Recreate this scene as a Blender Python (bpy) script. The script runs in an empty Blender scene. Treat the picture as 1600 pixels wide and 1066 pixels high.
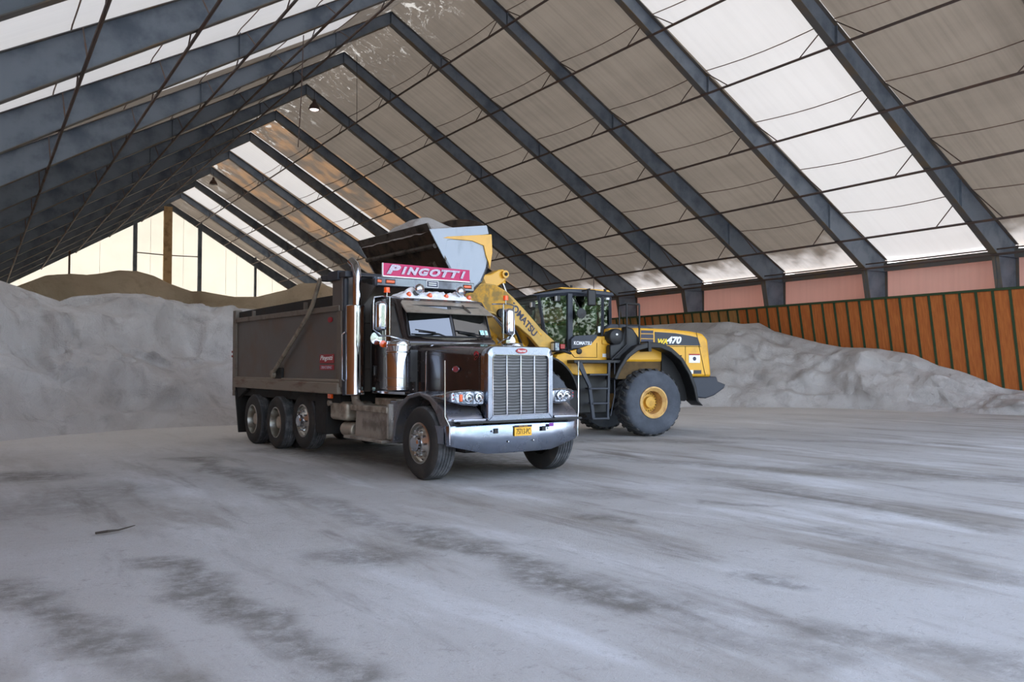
import bpy, bmesh, math, random
from mathutils import Vector, Matrix, noise
random.seed(7)
SC = bpy.context.scene
COL = SC.collection
R = math.radians
# ------------------------------------------------------------------ camera
cd = bpy.data.cameras.new('camera'); cam = bpy.data.objects.new('camera', cd); COL.objects.link(cam)
cd.sensor_width = 36.0; cd.lens = 1295.8/1600*36.0; cd.clip_end = 600
cam.location = (0, 0, 1.623); cam.rotation_euler = (R(90)+0.0320, 0, -0.5736)
SC.camera = cam
# ------------------------------------------------------------------ sky, sun, exposure
w = bpy.data.worlds.new('sky'); SC.world = w; w.use_nodes = True
nt = w.node_tree; nt.nodes.clear()
out = nt.nodes.new('ShaderNodeOutputWorld'); bg = nt.nodes.new('ShaderNodeBackground')
sky = nt.nodes.new('ShaderNodeTexSky'); sky.sky_type = 'NISHITA'; sky.sun_disc = False
sky.sun_elevation = R(50); sky.sun_rotation = R(20); sky.air_density = 1.0; sky.dust_density = 3.0
bg.inputs[1].default_value = 0.62
hs_ = nt.nodes.new('ShaderNodeHueSaturation'); hs_.inputs['Saturation'].default_value = .66   # thin high cloud
nt.links.new(sky.outputs[0], hs_.inputs['Color']); nt.links.new(hs_.outputs[0], bg.inputs[0]); nt.links.new(bg.outputs[0], out.inputs[0])
sl = bpy.data.lights.new('sun', 'SUN'); sl.energy = 3.2; sl.angle = R(3); sl.color = (1.0, .95, .88)
sun = bpy.data.objects.new('sun', sl); COL.objects.link(sun)
sun.rotation_euler = (R(38), 0, R(160)); sun.location = (0, 100, 60)
SC.view_settings.view_transform = 'Standard'; SC.view_settings.look = 'None'
SC.view_settings.exposure = 1.36; SC.view_settings.gamma = 1.0; SC.view_settings.use_curve_mapping = False
try:
    SC.cycles.max_bounces = 8; SC.cycles.diffuse_bounces = 4; SC.cycles.transmission_bounces = 6; SC.cycles.sample_clamp_indirect = 6
except Exception: pass

# ------------------------------------------------------------------ materials
def srgb(r, g, b):
    f = lambda c: (c/255/12.92) if c/255 <= .04045 else ((c/255+.055)/1.055)**2.4
    return (f(r), f(g), f(b), 1)
class NT:
    def __init__(s, name):
        s.m = bpy.data.materials.new(name); s.m.use_nodes = True; s.t = s.m.node_tree
        s.b = s.t.nodes['Principled BSDF']; s.o = s.t.nodes['Material Output']
    def n(s, k, **kw):
        x = s.t.nodes.new(k)
        for a, v in kw.items(): setattr(x, a, v)
        return x
    def l(s, a, b): s.t.links.new(a, b)
    def math(s, op, a, b=None, clamp=False):
        x = s.n('ShaderNodeMath', operation=op); x.use_clamp = clamp
        for i, v in enumerate((a, b)):
            if v is None: continue
            if isinstance(v, (int, float)): x.inputs[i].default_value = v
            else: s.l(v, x.inputs[i])
        return x.outputs[0]
    def mix(s, fac, a, b):
        x = s.n('ShaderNodeMix', data_type='RGBA')
        if isinstance(fac, (int, float)): x.inputs[0].default_value = fac
        else: s.l(fac, x.inputs[0])
        for i, v in ((6, a), (7, b)):
            if isinstance(v, tuple): x.inputs[i].default_value = v
            else: s.l(v, x.inputs[i])
        return x.outputs[2]
    def coord(s, scale=(1, 1, 1), rot=(0, 0, 0), kind='Object'):
        c = s.n('ShaderNodeTexCoord'); m = s.n('ShaderNodeMapping')
        m.inputs['Scale'].default_value = scale; m.inputs['Rotation'].default_value = rot
        s.l(c.outputs[kind], m.inputs[0]); return m.outputs[0]
    def noise(s, vec, scale, detail=4, rough=.55, dist=0):
        x = s.n('ShaderNodeTexNoise'); x.inputs['Scale'].default_value = scale
        x.inputs['Detail'].default_value = detail; x.inputs['Roughness'].default_value = rough
        x.inputs['Distortion'].default_value = dist; s.l(vec, x.inputs['Vector']); return x.outputs['Fac']
    def ramp(s, v, lo, hi):
        x = s.n('ShaderNodeMapRange'); x.interpolation_type = 'SMOOTHSTEP'
        x.inputs[1].default_value = lo; x.inputs[2].default_value = hi; s.l(v, x.inputs[0]); return x.outputs[0]
    def bump(s, h, st, d=.02):
        x = s.n('ShaderNodeBump'); x.inputs['Strength'].default_value = st; x.inputs['Distance'].default_value = d
        s.l(h, x.inputs['Height']); s.l(x.outputs[0], s.b.inputs['Normal'])
def mat(name, c, rough=.5, metal=0, c2=None, sc=3, lo=.45, hi=.7, bump=0, bsc=40, coat=0, emit=None, est=1, stretch=(1, 1, 1), alpha=None):
    k = NT(name); b = k.b
    b.inputs['Base Color'].default_value = c; b.inputs['Roughness'].default_value = rough; b.inputs['Metallic'].default_value = metal
    if coat: b.inputs['Coat Weight'].default_value = coat; b.inputs['Coat Roughness'].default_value = .06
    v = k.coord(stretch)
    if c2:
        f = k.ramp(k.noise(v, sc, 6, .6), lo, hi); k.l(k.mix(f, c, c2), b.inputs['Base Color'])
        r = k.math('MULTIPLY_ADD', f, .25); k.t.nodes[-1].inputs[2].default_value = rough
        k.l(r, b.inputs['Roughness'])
    if bump: k.bump(k.noise(v, bsc, 4), bump)
    if emit: b.inputs['Emission Color'].default_value = emit; b.inputs['Emission Strength'].default_value = est
    return k.m
M = {}
M['brown'] = mat('brown_truck_paint', srgb(48, 40, 39), .22, .35, srgb(78, 68, 64), 2.2, .5, .85, coat=.5)
M['darkpaint'] = mat('dark_paint', srgb(38, 36, 38), .35, .1, srgb(74, 66, 60), 2.5, .5, .8, coat=.3)
M['fender'] = mat('fender_paint', srgb(116, 115, 122), .26, .75, srgb(124, 116, 110), 3, .45, .75, coat=.4)
M['chrome'] = mat('chrome', srgb(188, 192, 200), .09, 1, srgb(150, 147, 144), 3, .5, .85)
M['chrome_dusty'] = mat('dusty_chrome', srgb(158, 164, 174), .2, 1, srgb(142, 137, 130), 3, .4, .75, bump=.03, bsc=4)
M['bumper'] = mat('bumper_chrome', srgb(150, 160, 178), .17, 1, srgb(134, 140, 152), 2.2, .35, .75, bump=.06, bsc=3)
M['alu'] = mat('polished_aluminium', srgb(200, 198, 192), .28, 1, srgb(150, 140, 128), 6, .45, .75)
M['alu_dusty'] = mat('dusty_aluminium', srgb(176, 166, 152), .5, .6, srgb(128, 118, 106), 5, .4, .7, bump=.1)
def tread():
    k = NT('tread_plate'); v = k.coord((1, 1, 1), (0, 0, 0)); b = k.b
    c = k.n('ShaderNodeTexChecker'); c.inputs['Scale'].default_value = 50; k.l(v, c.inputs[0])
    k.bump(c.outputs[1], .5, .004); f = k.ramp(k.noise(v, 4), .4, .7)
    k.l(k.mix(f, srgb(176, 168, 158), srgb(120, 112, 104)), b.inputs['Base Color'])
    b.inputs['Metallic'].default_value = .7; b.inputs['Roughness'].default_value = .42; return k.m
M['tread'] = tread()
M['bed'] = mat('dirty_bed_steel', srgb(104, 98, 93), .45, .45, srgb(122, 106, 94), 1.1, .4, .75, bump=.05, bsc=6)
M['bedtrim'] = mat('dirty_bed_trim', srgb(116, 107, 97), .55, .3, srgb(100, 84, 72), 4, .5, .75, bump=.15)
M['arm'] = mat('worn_galvanised_arm', srgb(150, 140, 124), .5, .3, srgb(116, 104, 92), 5)
M['bedlow'] = mat('rusty_lower_rail', srgb(132, 122, 110), .6, .2, srgb(106, 70, 56), 2.2, .48, .8, bump=.2, stretch=(.6, 1, 3))
M['black'] = mat('black_plastic', srgb(22, 22, 24), .5, 0, srgb(44, 42, 40), 5, .5, .8)
M['chassis'] = mat('black_chassis', srgb(18, 17, 17), .7, 0, srgb(46, 40, 34), 5, .5, .8)
M['rubber'] = mat('tyre_rubber', srgb(40, 38, 37), .85, 0, srgb(70, 62, 56), 3, .45, .8, bump=.2)
M['rubber_tread'] = mat('dusty_tyre', srgb(58, 59, 62), .85, 0, srgb(100, 100, 102), 5, .4, .7, bump=.4, bsc=20)
M['flap'] = mat('black_rubber_flap', srgb(24, 23, 23), .8, 0, srgb(40, 36, 33), 4)
M['board'] = mat('dark_sideboard', srgb(34, 32, 31), .8, 0, srgb(58, 52, 46), 4, bump=.2)
M['amber'] = mat('amber_lens', srgb(222, 84, 22), .25, 0, coat=.6)
M['beacon'] = mat('orange_beacon', srgb(235, 80, 20), .3, 0, coat=.6, emit=srgb(235, 80, 20), est=.12)
M['redlens'] = mat('red_lens', srgb(160, 22, 30), .25, 0, coat=.6)
M['pink'] = mat('magenta_sign', srgb(186, 0, 84), .5)
M['silverletter'] = mat('silver_glitter', srgb(206, 196, 208), .5, .1, srgb(170, 158, 176), 60, .4, .6)
M['white'] = mat('white_paint', srgb(236, 236, 236), .5)
M['red'] = mat('red_paint', srgb(158, 24, 34), .4)
M['orangeplate'] = mat('gold_plate', srgb(232, 176, 52), .4, 0, srgb(206, 150, 50), 12)
M['yellowletter'] = mat('yellow_letter', srgb(240, 206, 40), .5)
M['navy'] = mat('navy_paint', srgb(30, 34, 62), .4)
M['blacktext'] = mat('black_letter', srgb(60, 44, 20), .5)
M['salt'] = mat('white_salt', srgb(246, 246, 248), .9, 0, srgb(226, 227, 232), 14, .4, .7, bump=.4)
M['glass_dark'] = mat('tinted_cab_glass', srgb(10, 14, 14), .03, 0, coat=1); M['glass_dark'].node_tree.nodes['Principled BSDF'].inputs['IOR'].default_value = 2.0
M['interior'] = mat('dark_interior', srgb(20, 18, 18), .8)
M['lens'] = mat('headlight_lens', srgb(150, 162, 178), .1, .8, srgb(84, 92, 104), 24, .42, .6)
M['reflector'] = mat('headlight_reflector', srgb(200, 204, 212), .1, 1)
M['teal'] = mat('teal_sticker', srgb(120, 196, 196), .5, 0, srgb(220, 240, 236), 60, .45, .55)
M['purple'] = mat('purple_sticker', srgb(120, 40, 140), .5)
def grille():
    k = NT('grille_mesh_steel'); b = k.b
    v = k.coord((1, 1, 1), (R(45), 0, 0)); c = k.n('ShaderNodeTexChecker'); c.inputs['Scale'].default_value = 62; k.l(v, c.inputs[0])
    v2 = k.coord((1, 1, 1)); wv = k.n('ShaderNodeTexWave', wave_type='BANDS', bands_direction='Z'); wv.inputs['Scale'].default_value = 5.6
    wv.inputs['Distortion'].default_value = 0.0; k.l(v2, wv.inputs[0])
    sp = k.n('ShaderNodeSeparateXYZ'); k.l(v2, sp.inputs[0]); wob = k.math('MULTIPLY', k.math('ABSOLUTE', k.math('SINE', k.math('MULTIPLY', sp.outputs[1], 12.566))), .008)
    ph = k.math('FRACT', k.math('MULTIPLY', k.math('ADD', sp.outputs[2], wob), 23.5)); louv = k.ramp(k.math('ABSOLUTE', k.math('SUBTRACT', ph, .5)), .24, .48)
    inner = k.mix(louv, srgb(6, 6, 8), srgb(128, 130, 134))
    hole = c.outputs[1]; k.l(k.mix(hole, inner, srgb(86, 87, 90)), b.inputs['Base Color'])
    k.l(k.math('MULTIPLY', hole, .8), b.inputs['Metallic']); b.inputs['Roughness'].default_value = .35
    k.bump(c.outputs[1], .6, .004)
    return k.m
M['grille'] = grille()
# loader
M['yellow'] = mat('yellow_loader_paint', srgb(224, 166, 44), .35, 0, srgb(196, 146, 60), 2.5, .5, .8, coat=.2)
M['yellow_dirty'] = mat('muddy_yellow_paint', srgb(204, 150, 42), .6, 0, srgb(142, 116, 66), 4.5, .38, .6, bump=.35, bsc=30)
M['yellow_boom'] = mat('dusty_yellow_boom', srgb(214, 168, 78), .5, 0, srgb(190, 156, 90), 3, .35, .65)
M['yellow_in'] = mat('shaded_yellow_guard', srgb(96, 74, 42), .85, 0, srgb(78, 62, 44), 3)  # wheel arch shadow is put into this darkened yellow
M['rim'] = mat('cream_yellow_rim', srgb(214, 172, 104), .5, 0, srgb(180, 130, 84), 5, .45, .7)
M['rimin'] = mat('yellow_hub', srgb(206, 156, 56), .5, 0, srgb(170, 128, 60), 6)
M['dgrey'] = mat('charcoal_paint', srgb(46, 50, 60), .5, 0, srgb(62, 64, 70), 3)
M['ltire'] = mat('loader_tyre', srgb(62, 66, 74), .85, 0, srgb(92, 96, 104), 1.6, .35, .75, bump=.25, bsc=9)
M['ltread'] = mat('loader_tyre_tread', srgb(58, 58, 60), .9, 0, srgb(84, 82, 80), 6, bump=.3)
M['bucket_side'] = mat('salt_dusted_bucket_steel', srgb(172, 180, 190), .6, .15, srgb(126, 134, 144), 2.2, .5, .8, bump=.1, bsc=8, stretch=(1, 1, .35))
M['bucket_steel'] = mat('brown_bucket_steel', srgb(82, 66, 52), .6, .4, srgb(44, 38, 34), 2.2, .4, .65, bump=.25, bsc=8)
M['edge'] = mat('worn_cutting_edge', srgb(92, 84, 76), .5, .5, srgb(62, 56, 50), 4)
M['glass'] = None
def glass():
    k = NT('clear_cab_glass'); k.t.nodes.remove(k.b)
    tr = k.n('ShaderNodeBsdfTransparent'); tr.inputs[0].default_value = (.62, .70, .64, 1)
    gl = k.n('ShaderNodeBsdfGlossy'); gl.inputs['Roughness'].default_value = .015
    fr = k.n('ShaderNodeFresnel'); fr.inputs[0].default_value = 1.5
    mx = k.n('ShaderNodeMixShader'); k.l(k.math('MULTIPLY', fr.outputs[0], 1.3, True), mx.inputs[0]); k.l(tr.outputs[0], mx.inputs[1]); k.l(gl.outputs[0], mx.inputs[2])
    k.l(mx.outputs[0], k.o.inputs[0]); return k.m
M['glass'] = glass()
def membrane(name, d, t, vary=.18, edge=False, t2=None):
    """fabric skin: reflects d, lets t of the daylight through"""
    k = NT(name); k.t.nodes.remove(k.b)
    f = k.ramp(k.noise(k.coord((1, .25, 1)), .5, 5, .6), .3, .75)
    f2 = k.ramp(k.noise(k.coord((.15, 4, .15)), 1.2, 3, .6), .35, .75)
    g = k.math('MULTIPLY_ADD', k.math('ADD', f, f2), -vary/2); k.t.nodes[-1].inputs[2].default_value = 1
    def vs(c):
        x = k.n('ShaderNodeMix', data_type='RGBA', blend_type='MULTIPLY'); x.inputs[0].default_value = 1
        x.inputs[6].default_value = c+(1,); k.l(g, x.inputs[7]); return x.outputs[2]
    tc_ = vs(t)
    if edge:   # lowest metre has no liner and lets more light through
        sp = k.n('ShaderNodeSeparateXYZ'); tc = k.n('ShaderNodeTexCoord'); k.l(tc.outputs['Object'], sp.inputs[0])
        z = k.math('ADD', sp.outputs[2], k.math('MULTIPLY', k.noise(k.coord(), .9, 3), -1.6))
        if t2: tc_ = k.mix(k.ramp(k.noise(k.coord(), .55, 4, .6), .4, .6), tc_, t2+(1,))
        tc_ = k.mix(k.ramp(z, 6.25, 5.5), tc_, (.075, .071, .066, 1))
        # torn liner near the ridge lets light through in ragged spots and lines
        dr = k.ramp(k.math('ABSOLUTE', k.math('SUBTRACT', sp.outputs[0], 14.44)), 2.3, .7)
        n1 = k.ramp(k.noise(k.coord(), 1.0, 6, .65, .6), .60, .63); n2 = k.math('ABSOLUTE', k.math('SUBTRACT', k.noise(k.coord(), .8, 5, .6, 1.2), .5))
        vein = k.math('MULTIPLY', k.ramp(n2, .007, .002), dr); tear = k.math('MAXIMUM', k.math('MULTIPLY', n1, dr), k.math('MULTIPLY', vein, .8))
        far = k.math('MULTIPLY', k.ramp(k.noise(k.coord(), .6, 6, .7, 1.5), .735, .745), .6)
        tc_ = k.mix(k.math('MAXIMUM', tear, far), tc_, (.075, .072, .064, 1))
    T_ = k.n('ShaderNodeBsdfTranslucent'); D = k.n('ShaderNodeBsdfDiffuse'); k.l(tc_, T_.inputs[0]); k.l(vs(d), D.inputs[0])
    ad = k.n('ShaderNodeAddShader'); k.l(D.outputs[0], ad.inputs[0]); k.l(T_.outputs[0], ad.inputs[1])
    k.l(ad.outputs[0], k.o.inputs[0]); return k.m
M['tan'] = membrane('tan_roof_fabric', (.27, .235, .195), (.0185, .0158, .0126), .3, True)
M['whiteroof'] = membrane('white_roof_fabric', (.6, .6, .6), (.069, .067, .063), .08)
M['orange_roof'] = membrane('orange_tinged_fabric', (.28, .22, .16), (.0185, .0158, .0126), .3, True, (.040, .024, .013))
M['endwall'] = membrane('cream_gable_fabric', (.6, .58, .5), (.105, .099, .083), .12)
M['pinkwall'] = membrane('pink_beige_side_fabric', (.50, .37, .33), (.17, .118, .102), .12)
M['patch'] = membrane('white_tape_patch', (.75, .73, .68), (.06, .06, .055), .3)
M['steel'] = mat('galvanised_blue_grey_steel', srgb(104, 113, 124), .55, .1, srgb(78, 88, 100), .9, .4, .7)
M['steel_flange'] = mat('stained_steel_flange', srgb(92, 90, 88), .6, .15, srgb(112, 96, 76), .8, .45, .65)
M['pipe'] = mat('rusty_brown_pipe', srgb(78, 66, 62), .6, .2, srgb(96, 74, 62), 1.5)
M['seam'] = mat('brown_fabric_seam', srgb(122, 104, 92), .8)
M['timber'] = mat('brown_timber_post', srgb(186, 158, 118), .8, 0, srgb(150, 124, 88), 2)
M['housing'] = mat('lamp_housing', srgb(70, 56, 52), .5, .4)
M['lamp_lit'] = mat('lamp_glass_lit', srgb(250, 220, 215), .3, emit=(1, .8, .78, 1), est=1.2)
M['lamp_off'] = mat('lamp_glass_off', srgb(90, 80, 70), .3)
def woodwall():
    k = NT('orange_plywood_with_green_battens'); b = k.b
    v = k.coord((1, 1, 1)); sp = k.n('ShaderNodeSeparateXYZ'); k.l(v, sp.inputs[0])
    pl = k.math('FLOOR', k.math('DIVIDE', sp.outputs[1], 1.22))
    zr = k.math('FLOOR', k.math('DIVIDE', sp.outputs[2], 2.35))
    cmb = k.n('ShaderNodeCombineXYZ'); k.l(pl, cmb.inputs[0]); k.l(zr, cmb.inputs[1])
    wn = k.n('ShaderNodeTexWhiteNoise', noise_dimensions='3D'); k.l(cmb.outputs[0], wn.inputs[0])
    gr = k.noise(k.coord((1, 6, .6)), 2.5, 6, .65)
    base = k.mix(k.ramp(gr, .3, .75), srgb(172, 92, 40), srgb(200, 118, 56))
    old = k.mix(k.ramp(gr, .3, .75), srgb(160, 112, 62), srgb(186, 138, 82))
    yy = k.ramp(sp.outputs[1], 24, 31)
    sel = k.ramp(k.math('ADD', wn.outputs[0], k.math('MULTIPLY', yy, .62)), .86, .9)
    k.l(k.mix(sel, base, old), b.inputs['Base Color']); b.inputs['Roughness'].default_value = .7
    k.bump(gr, .15); return k.m
M['plywood'] = woodwall()
M['green'] = mat('green_batten', srgb(44, 66, 40), .8, 0, srgb(62, 72, 44), 4)
def saltpile(name, a, b_, c, sc=.35):
    k = NT(name); b = k.b; v = k.coord()
    f1 = k.ramp(k.noise(v, sc, 7, .62, .8), .35, .68); f2 = k.ramp(k.noise(v, sc*4, 6, .65, .5), .48, .75)
    k.l(k.mix(k.math('MULTIPLY', f2, .6), k.mix(f1, a, b_), c), b.inputs['Base Color']); b.inputs['Roughness'].default_value = .95
    h = k.math('ADD', k.noise(v, 3, 10, .68, .4), k.math('MULTIPLY', k.noise(v, 30, 4), .2)); k.bump(h, .8, .14); return k.m
M['pile'] = saltpile('grey_road_salt', srgb(196, 192, 191), srgb(178, 172, 169), srgb(140, 133, 129))
M['oldpile'] = saltpile('tan_old_salt', srgb(206, 192, 170), srgb(188, 172, 148), srgb(164, 148, 124), .25)
def floor_mat():
    k = NT('salt_covered_ground'); b = k.b
    tc = k.n('ShaderNodeTexCoord'); P = tc.outputs['Object']
    nz = k.n('ShaderNodeTexNoise'); nz.inputs['Scale'].default_value = .9; nz.inputs['Detail'].default_value = 5; k.l(P, nz.inputs[0])
    va = k.n('ShaderNodeVectorMath', operation='MULTIPLY_ADD'); k.l(nz.outputs['Color'], va.inputs[0]); va.inputs[1].default_value = (1.1, 1.1, 0); k.l(P, va.inputs[2])
    P2 = va.outputs[0]
    def streak(rot, sx, sy, sc, lo, hi, det=6):
        m = k.n('ShaderNodeMapping'); m.inputs['Rotation'].default_value = (0, 0, rot); m.inputs['Scale'].default_value = (sx, sy, 1)
        k.l(P, m.inputs[0]); return k.ramp(k.noise(m.outputs[0], sc, det, .62, .35), lo, hi)
    base = k.mix(streak(0, 1, 1, .28, .35, .7), srgb(172, 170, 169), srgb(157, 153, 149))
    wh = streak(R(8), 1.1, .3, .8, .5, .72); base = k.mix(wh, base, srgb(194, 194, 196))
    br = streak(R(-14), 1.3, .28, .75, .5, .72, 8); base = k.mix(k.math('MULTIPLY', br, .8), base, srgb(124, 117, 108))
    br2 = streak(R(10), 1.0, .16, 1.7, .54, .74, 8); base = k.mix(k.math('MULTIPLY', br2, .8), base, srgb(108, 102, 96))
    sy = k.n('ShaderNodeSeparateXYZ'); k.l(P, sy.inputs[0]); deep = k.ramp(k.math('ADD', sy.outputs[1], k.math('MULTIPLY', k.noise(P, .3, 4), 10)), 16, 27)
    base = k.mix(k.math('MULTIPLY', deep, .75), base, srgb(212, 207, 201))   # ground colour lightened towards the piles to offset the light falloff inside
    sp_ = k.ramp(k.noise(P, 6, 10, .8), .54, .70); base = k.mix(k.math('MULTIPLY', sp_, .5), base, srgb(98, 93, 88))
    sp2 = k.ramp(k.noise(P, 26, 6, .75), .55, .72); base = k.mix(k.math('MULTIPLY', sp2, .45), base, srgb(92, 87, 82))
    # tyre tracks, stains (world metres): ax, ay, bx, by, half width, strength
    segs = [(3.3, 15.6, 3.4, 11.4, .25, .75), (3.4, 11.4, 3.65, 7.5, .22, .6), (3.65, 7.5, 3.95, 4.2, .26, .85), (3.95, 4.2, 4.0, 2.9, .2, .4),
            (1.25, 7.5, 1.5, 5.5, .17, .85), (1.5, 5.5, 1.8, 4.2, .16, .8), (.2, 7.2, .65, 5.5, .22, .8), (.65, 5.5, 1.0, 4.3, .16, .5),
            (2.75, 7.0, 3.0, 6.7, .32, .75), (.5, 14.6, .8, 14.2, .5, .8), (.9, 11.0, 1.5, 12.2, .7, .45), (5.0, 16.5, 6.4, 12.0, .5, .7),
            (6.2, 9.3, 6.9, 8.0, .25, .45), (9.5, 12.0, 11.5, 7.0, .35, .5), (12.0, 8.5, 12.6, 5.6, .5, .65), (9.0, 8.6, 8.7, 4.5, .28, .5),
            (5.1, 4.45, 5.2, 4.2, .16, .7), (7.2, 5.3, 6.7, 3.4, .2, .5), (4.4, 3.3, 4.7, 2.4, .2, .6), (5.6, 7.2, 5.8, 6.7, .15, .7), (10.5, 15.2, 13.5, 13.0, .4, .6),
            (7.0, 15.5, 7.6, 11.2, .9, .8), (7.5, 7.3, 7.8, 6.5, .12, .6), (14.5, 13.5, 17.5, 9.5, .35, .45)]
    tot = None
    for ax, ay, bx, by, wd, st in segs:
        d = (bx-ax, by-ay, 0); L2 = d[0]**2+d[1]**2
        s1 = k.n('ShaderNodeVectorMath', operation='SUBTRACT'); k.l(P2, s1.inputs[0]); s1.inputs[1].default_value = (ax+.55, ay+.55, 0)
        dt = k.n('ShaderNodeVectorMath', operation='DOT_PRODUCT'); k.l(s1.outputs[0], dt.inputs[0]); dt.inputs[1].default_value = d
        t = k.math('DIVIDE', dt.outputs['Value'], L2, True)
        sc_ = k.n('ShaderNodeVectorMath', operation='SCALE'); sc_.inputs[0].default_value = d; k.l(t, sc_.inputs['Scale'])
        s2 = k.n('ShaderNodeVectorMath', operation='DISTANCE'); k.l(s1.outputs[0], s2.inputs[0]); k.l(sc_.outputs[0], s2.inputs[1])
        g = k.math('MULTIPLY', k.ramp(s2.outputs['Value'], wd*1.7, wd*.25), st)
        tot = g if tot is None else k.math('MAXIMUM', tot, g)
    brk = k.ramp(k.noise(P, 5, 8, .75), .25, .62)
    base = k.mix(k.math('MULTIPLY', k.math('MULTIPLY', tot, brk), .85), base, srgb(82, 77, 70))
    k.l(base, b.inputs['Base Color']); b.inputs['Roughness'].default_value = .8
    h = k.math('ADD', k.noise(P, 7, 12, .8), k.math('MULTIPLY', k.noise(P, 60, 5), .3)); k.bump(h, .55, .035); return k.m
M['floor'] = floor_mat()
M['outside'] = mat('outdoor_gravel', srgb(160, 156, 150), .9, 0, srgb(130, 124, 116), 1)
M['leaf'] = mat('green_foliage', srgb(56, 84, 42), .6, 0, srgb(96, 124, 66), 1.5)
M['bark'] = mat('bark', srgb(80, 64, 50), .9)
M['twig'] = mat('dark_twig', srgb(58, 50, 44), .9)

# ------------------------------------------------------------------ mesh helpers
class MB:
    def __init__(s): s.v = []; s.f = []
    def add(s, vs, fs, mx=None):
        o = len(s.v); s.v += [tuple(mx @ Vector(p)) if mx else tuple(p) for p in vs]; s.f += [tuple(i+o for i in f) for f in fs]; return s
    def box(s, x0, x1, y0, y1, z0, z1, mx=None):
        vs = [(x, y, z) for x in (x0, x1) for y in (y0, y1) for z in (z0, z1)]
        return s.add(vs, [(0, 1, 3, 2), (4, 6, 7, 5), (0, 4, 5, 1), (2, 3, 7, 6), (0, 2, 6, 4), (1, 5, 7, 3)], mx)
    def prism(s, poly, a, b, axis='y', mx=None):
        """poly in the plane across the axis: (x,z) for y, (y,z) for x, (x,y) for z"""
        n = len(poly)
        def P(p, t): return {'y': (p[0], t, p[1]), 'x': (t, p[0], p[1]), 'z': (p[0], p[1], t)}[axis]
        vs = [P(p, a) for p in poly]+[P(p, b) for p in poly]
        fs = [tuple(range(n)), tuple(range(2*n-1, n-1, -1))]+[(i, i+n, (i+1) % n+n, (i+1) % n) for i in range(n)]
        return s.add(vs, fs, mx)
    def loft(s, rings, cap=True, closed=True):
        n = len(rings[0]); vs = [p for r in rings for p in r]; fs = []
        for i in range(len(rings)-1):
            for j in range(n if closed else n-1):
                a = i*n+j; b = i*n+(j+1) % n; fs.append((a, b, b+n, a+n))
        if cap and closed: fs += [tuple(range(n-1, -1, -1)), tuple(range((len(rings)-1)*n, len(rings)*n))]
        return s.add(vs, fs)
    def tube(s, pts, r, seg=10, cap=True):
        pts = [Vector(p) for p in pts]; rings = []; rr = r if isinstance(r, (list, tuple)) else [r]*len(pts)
        up = None
        for i, p in enumerate(pts):
            d = ((pts[i]-pts[i-1]).normalized() if i else Vector((0, 0, 0)))+((pts[i+1]-pts[i]).normalized() if i < len(pts)-1 else Vector((0, 0, 0)))
            d.normalize()
            if up is None: up = Vector((0, 0, 1)) if abs(d.z) < .9 else Vector((1, 0, 0))
            a = d.cross(up).normalized(); b = a.cross(d).normalized(); up = b
            rings.append([tuple(p+(a*math.cos(2*math.pi*k/seg)+b*math.sin(2*math.pi*k/seg))*rr[i]) for k in range(seg)])
        return s.loft(rings, cap)
    def lathe(s, prof, c=(0, 0, 0), axis='y', seg=32):
        """prof: (radius, along) pairs"""
        rings = []
        for r, t in prof:
            ring = []
            for k in range(seg):
                a = 2*math.pi*k/seg; x, y = r*math.cos(a), r*math.sin(a)
                ring.append({'y': (c[0]+x, c[1]+t, c[2]+y), 'z': (c[0]+x, c[1]+y, c[2]+t), 'x': (c[0]+t, c[1]+x, c[2]+y)}[axis])
            rings.append(ring)
        return s.loft(rings, True)
    def arch(s, cx, cz, r0, r1, a0, a1, y0, y1, n=20):
        """curved band in the xz plane, angles in degrees from +x"""
        A = [R(a0+(a1-a0)*i/n) for i in range(n+1)]
        f = lambda r, a: (cx+r*math.cos(a), cz+r*math.sin(a))
        o = [f(r1, a) for a in A]; i_ = [f(r0, a) for a in A]; m = n+1
        vs = [(p[0], y, p[1]) for y in (y0, y1) for p in o+i_]; fs = []
        for q in range(n):
            for b in (0, 2*m): fs.append((b+q, b+q+1, b+m+q+1, b+m+q) if b else (b+q, b+m+q, b+m+q+1, b+q+1))
            fs.append((q, q+1, 2*m+q+1, 2*m+q)); fs.append((m+q, 3*m+q, 3*m+q+1, m+q+1))
        fs += [(0, 2*m, 3*m, m), (n, m+n, 3*m+n, 2*m+n)]
        return s.add(vs, fs)
    def build(s, name, m, parent=None, bevel=0, smooth=40, seg=2):
        me = bpy.data.meshes.new(name); me.from_pydata(s.v, [], s.f); me.validate()
        bm = bmesh.new(); bm.from_mesh(me); bmesh.ops.recalc_face_normals(bm, faces=bm.faces); bm.to_mesh(me); bm.free()
        if smooth:
            me.polygons.foreach_set('use_smooth', [True]*len(me.polygons)); me.set_sharp_from_angle(angle=R(smooth))
        me.materials.append(M[m] if isinstance(m, str) else m)
        o = bpy.data.objects.new(name, me); COL.objects.link(o)
        if parent: o.parent = parent
        if bevel:
            b = o.modifiers.new('bevel', 'BEVEL'); b.width = bevel; b.segments = seg; b.limit_method = 'ANGLE'; b.angle_limit = R(35); b.harden_normals = False
        return o
def empty(name, loc, rz=0, label=None, cat=None, group=None, parent=None):
    o = bpy.data.objects.new(name, None); COL.objects.link(o); o.location = loc; o.rotation_euler = (0, 0, rz); o.empty_display_size = .3
    if parent: o.parent = parent
    tag(o, label, cat, group); return o
def tag(o, label=None, cat=None, group=None, kind=None):
    if label: o['label'] = label
    if cat: o['category'] = cat
    if group: o['group'] = group
    if kind: o['kind'] = kind
    return o
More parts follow.
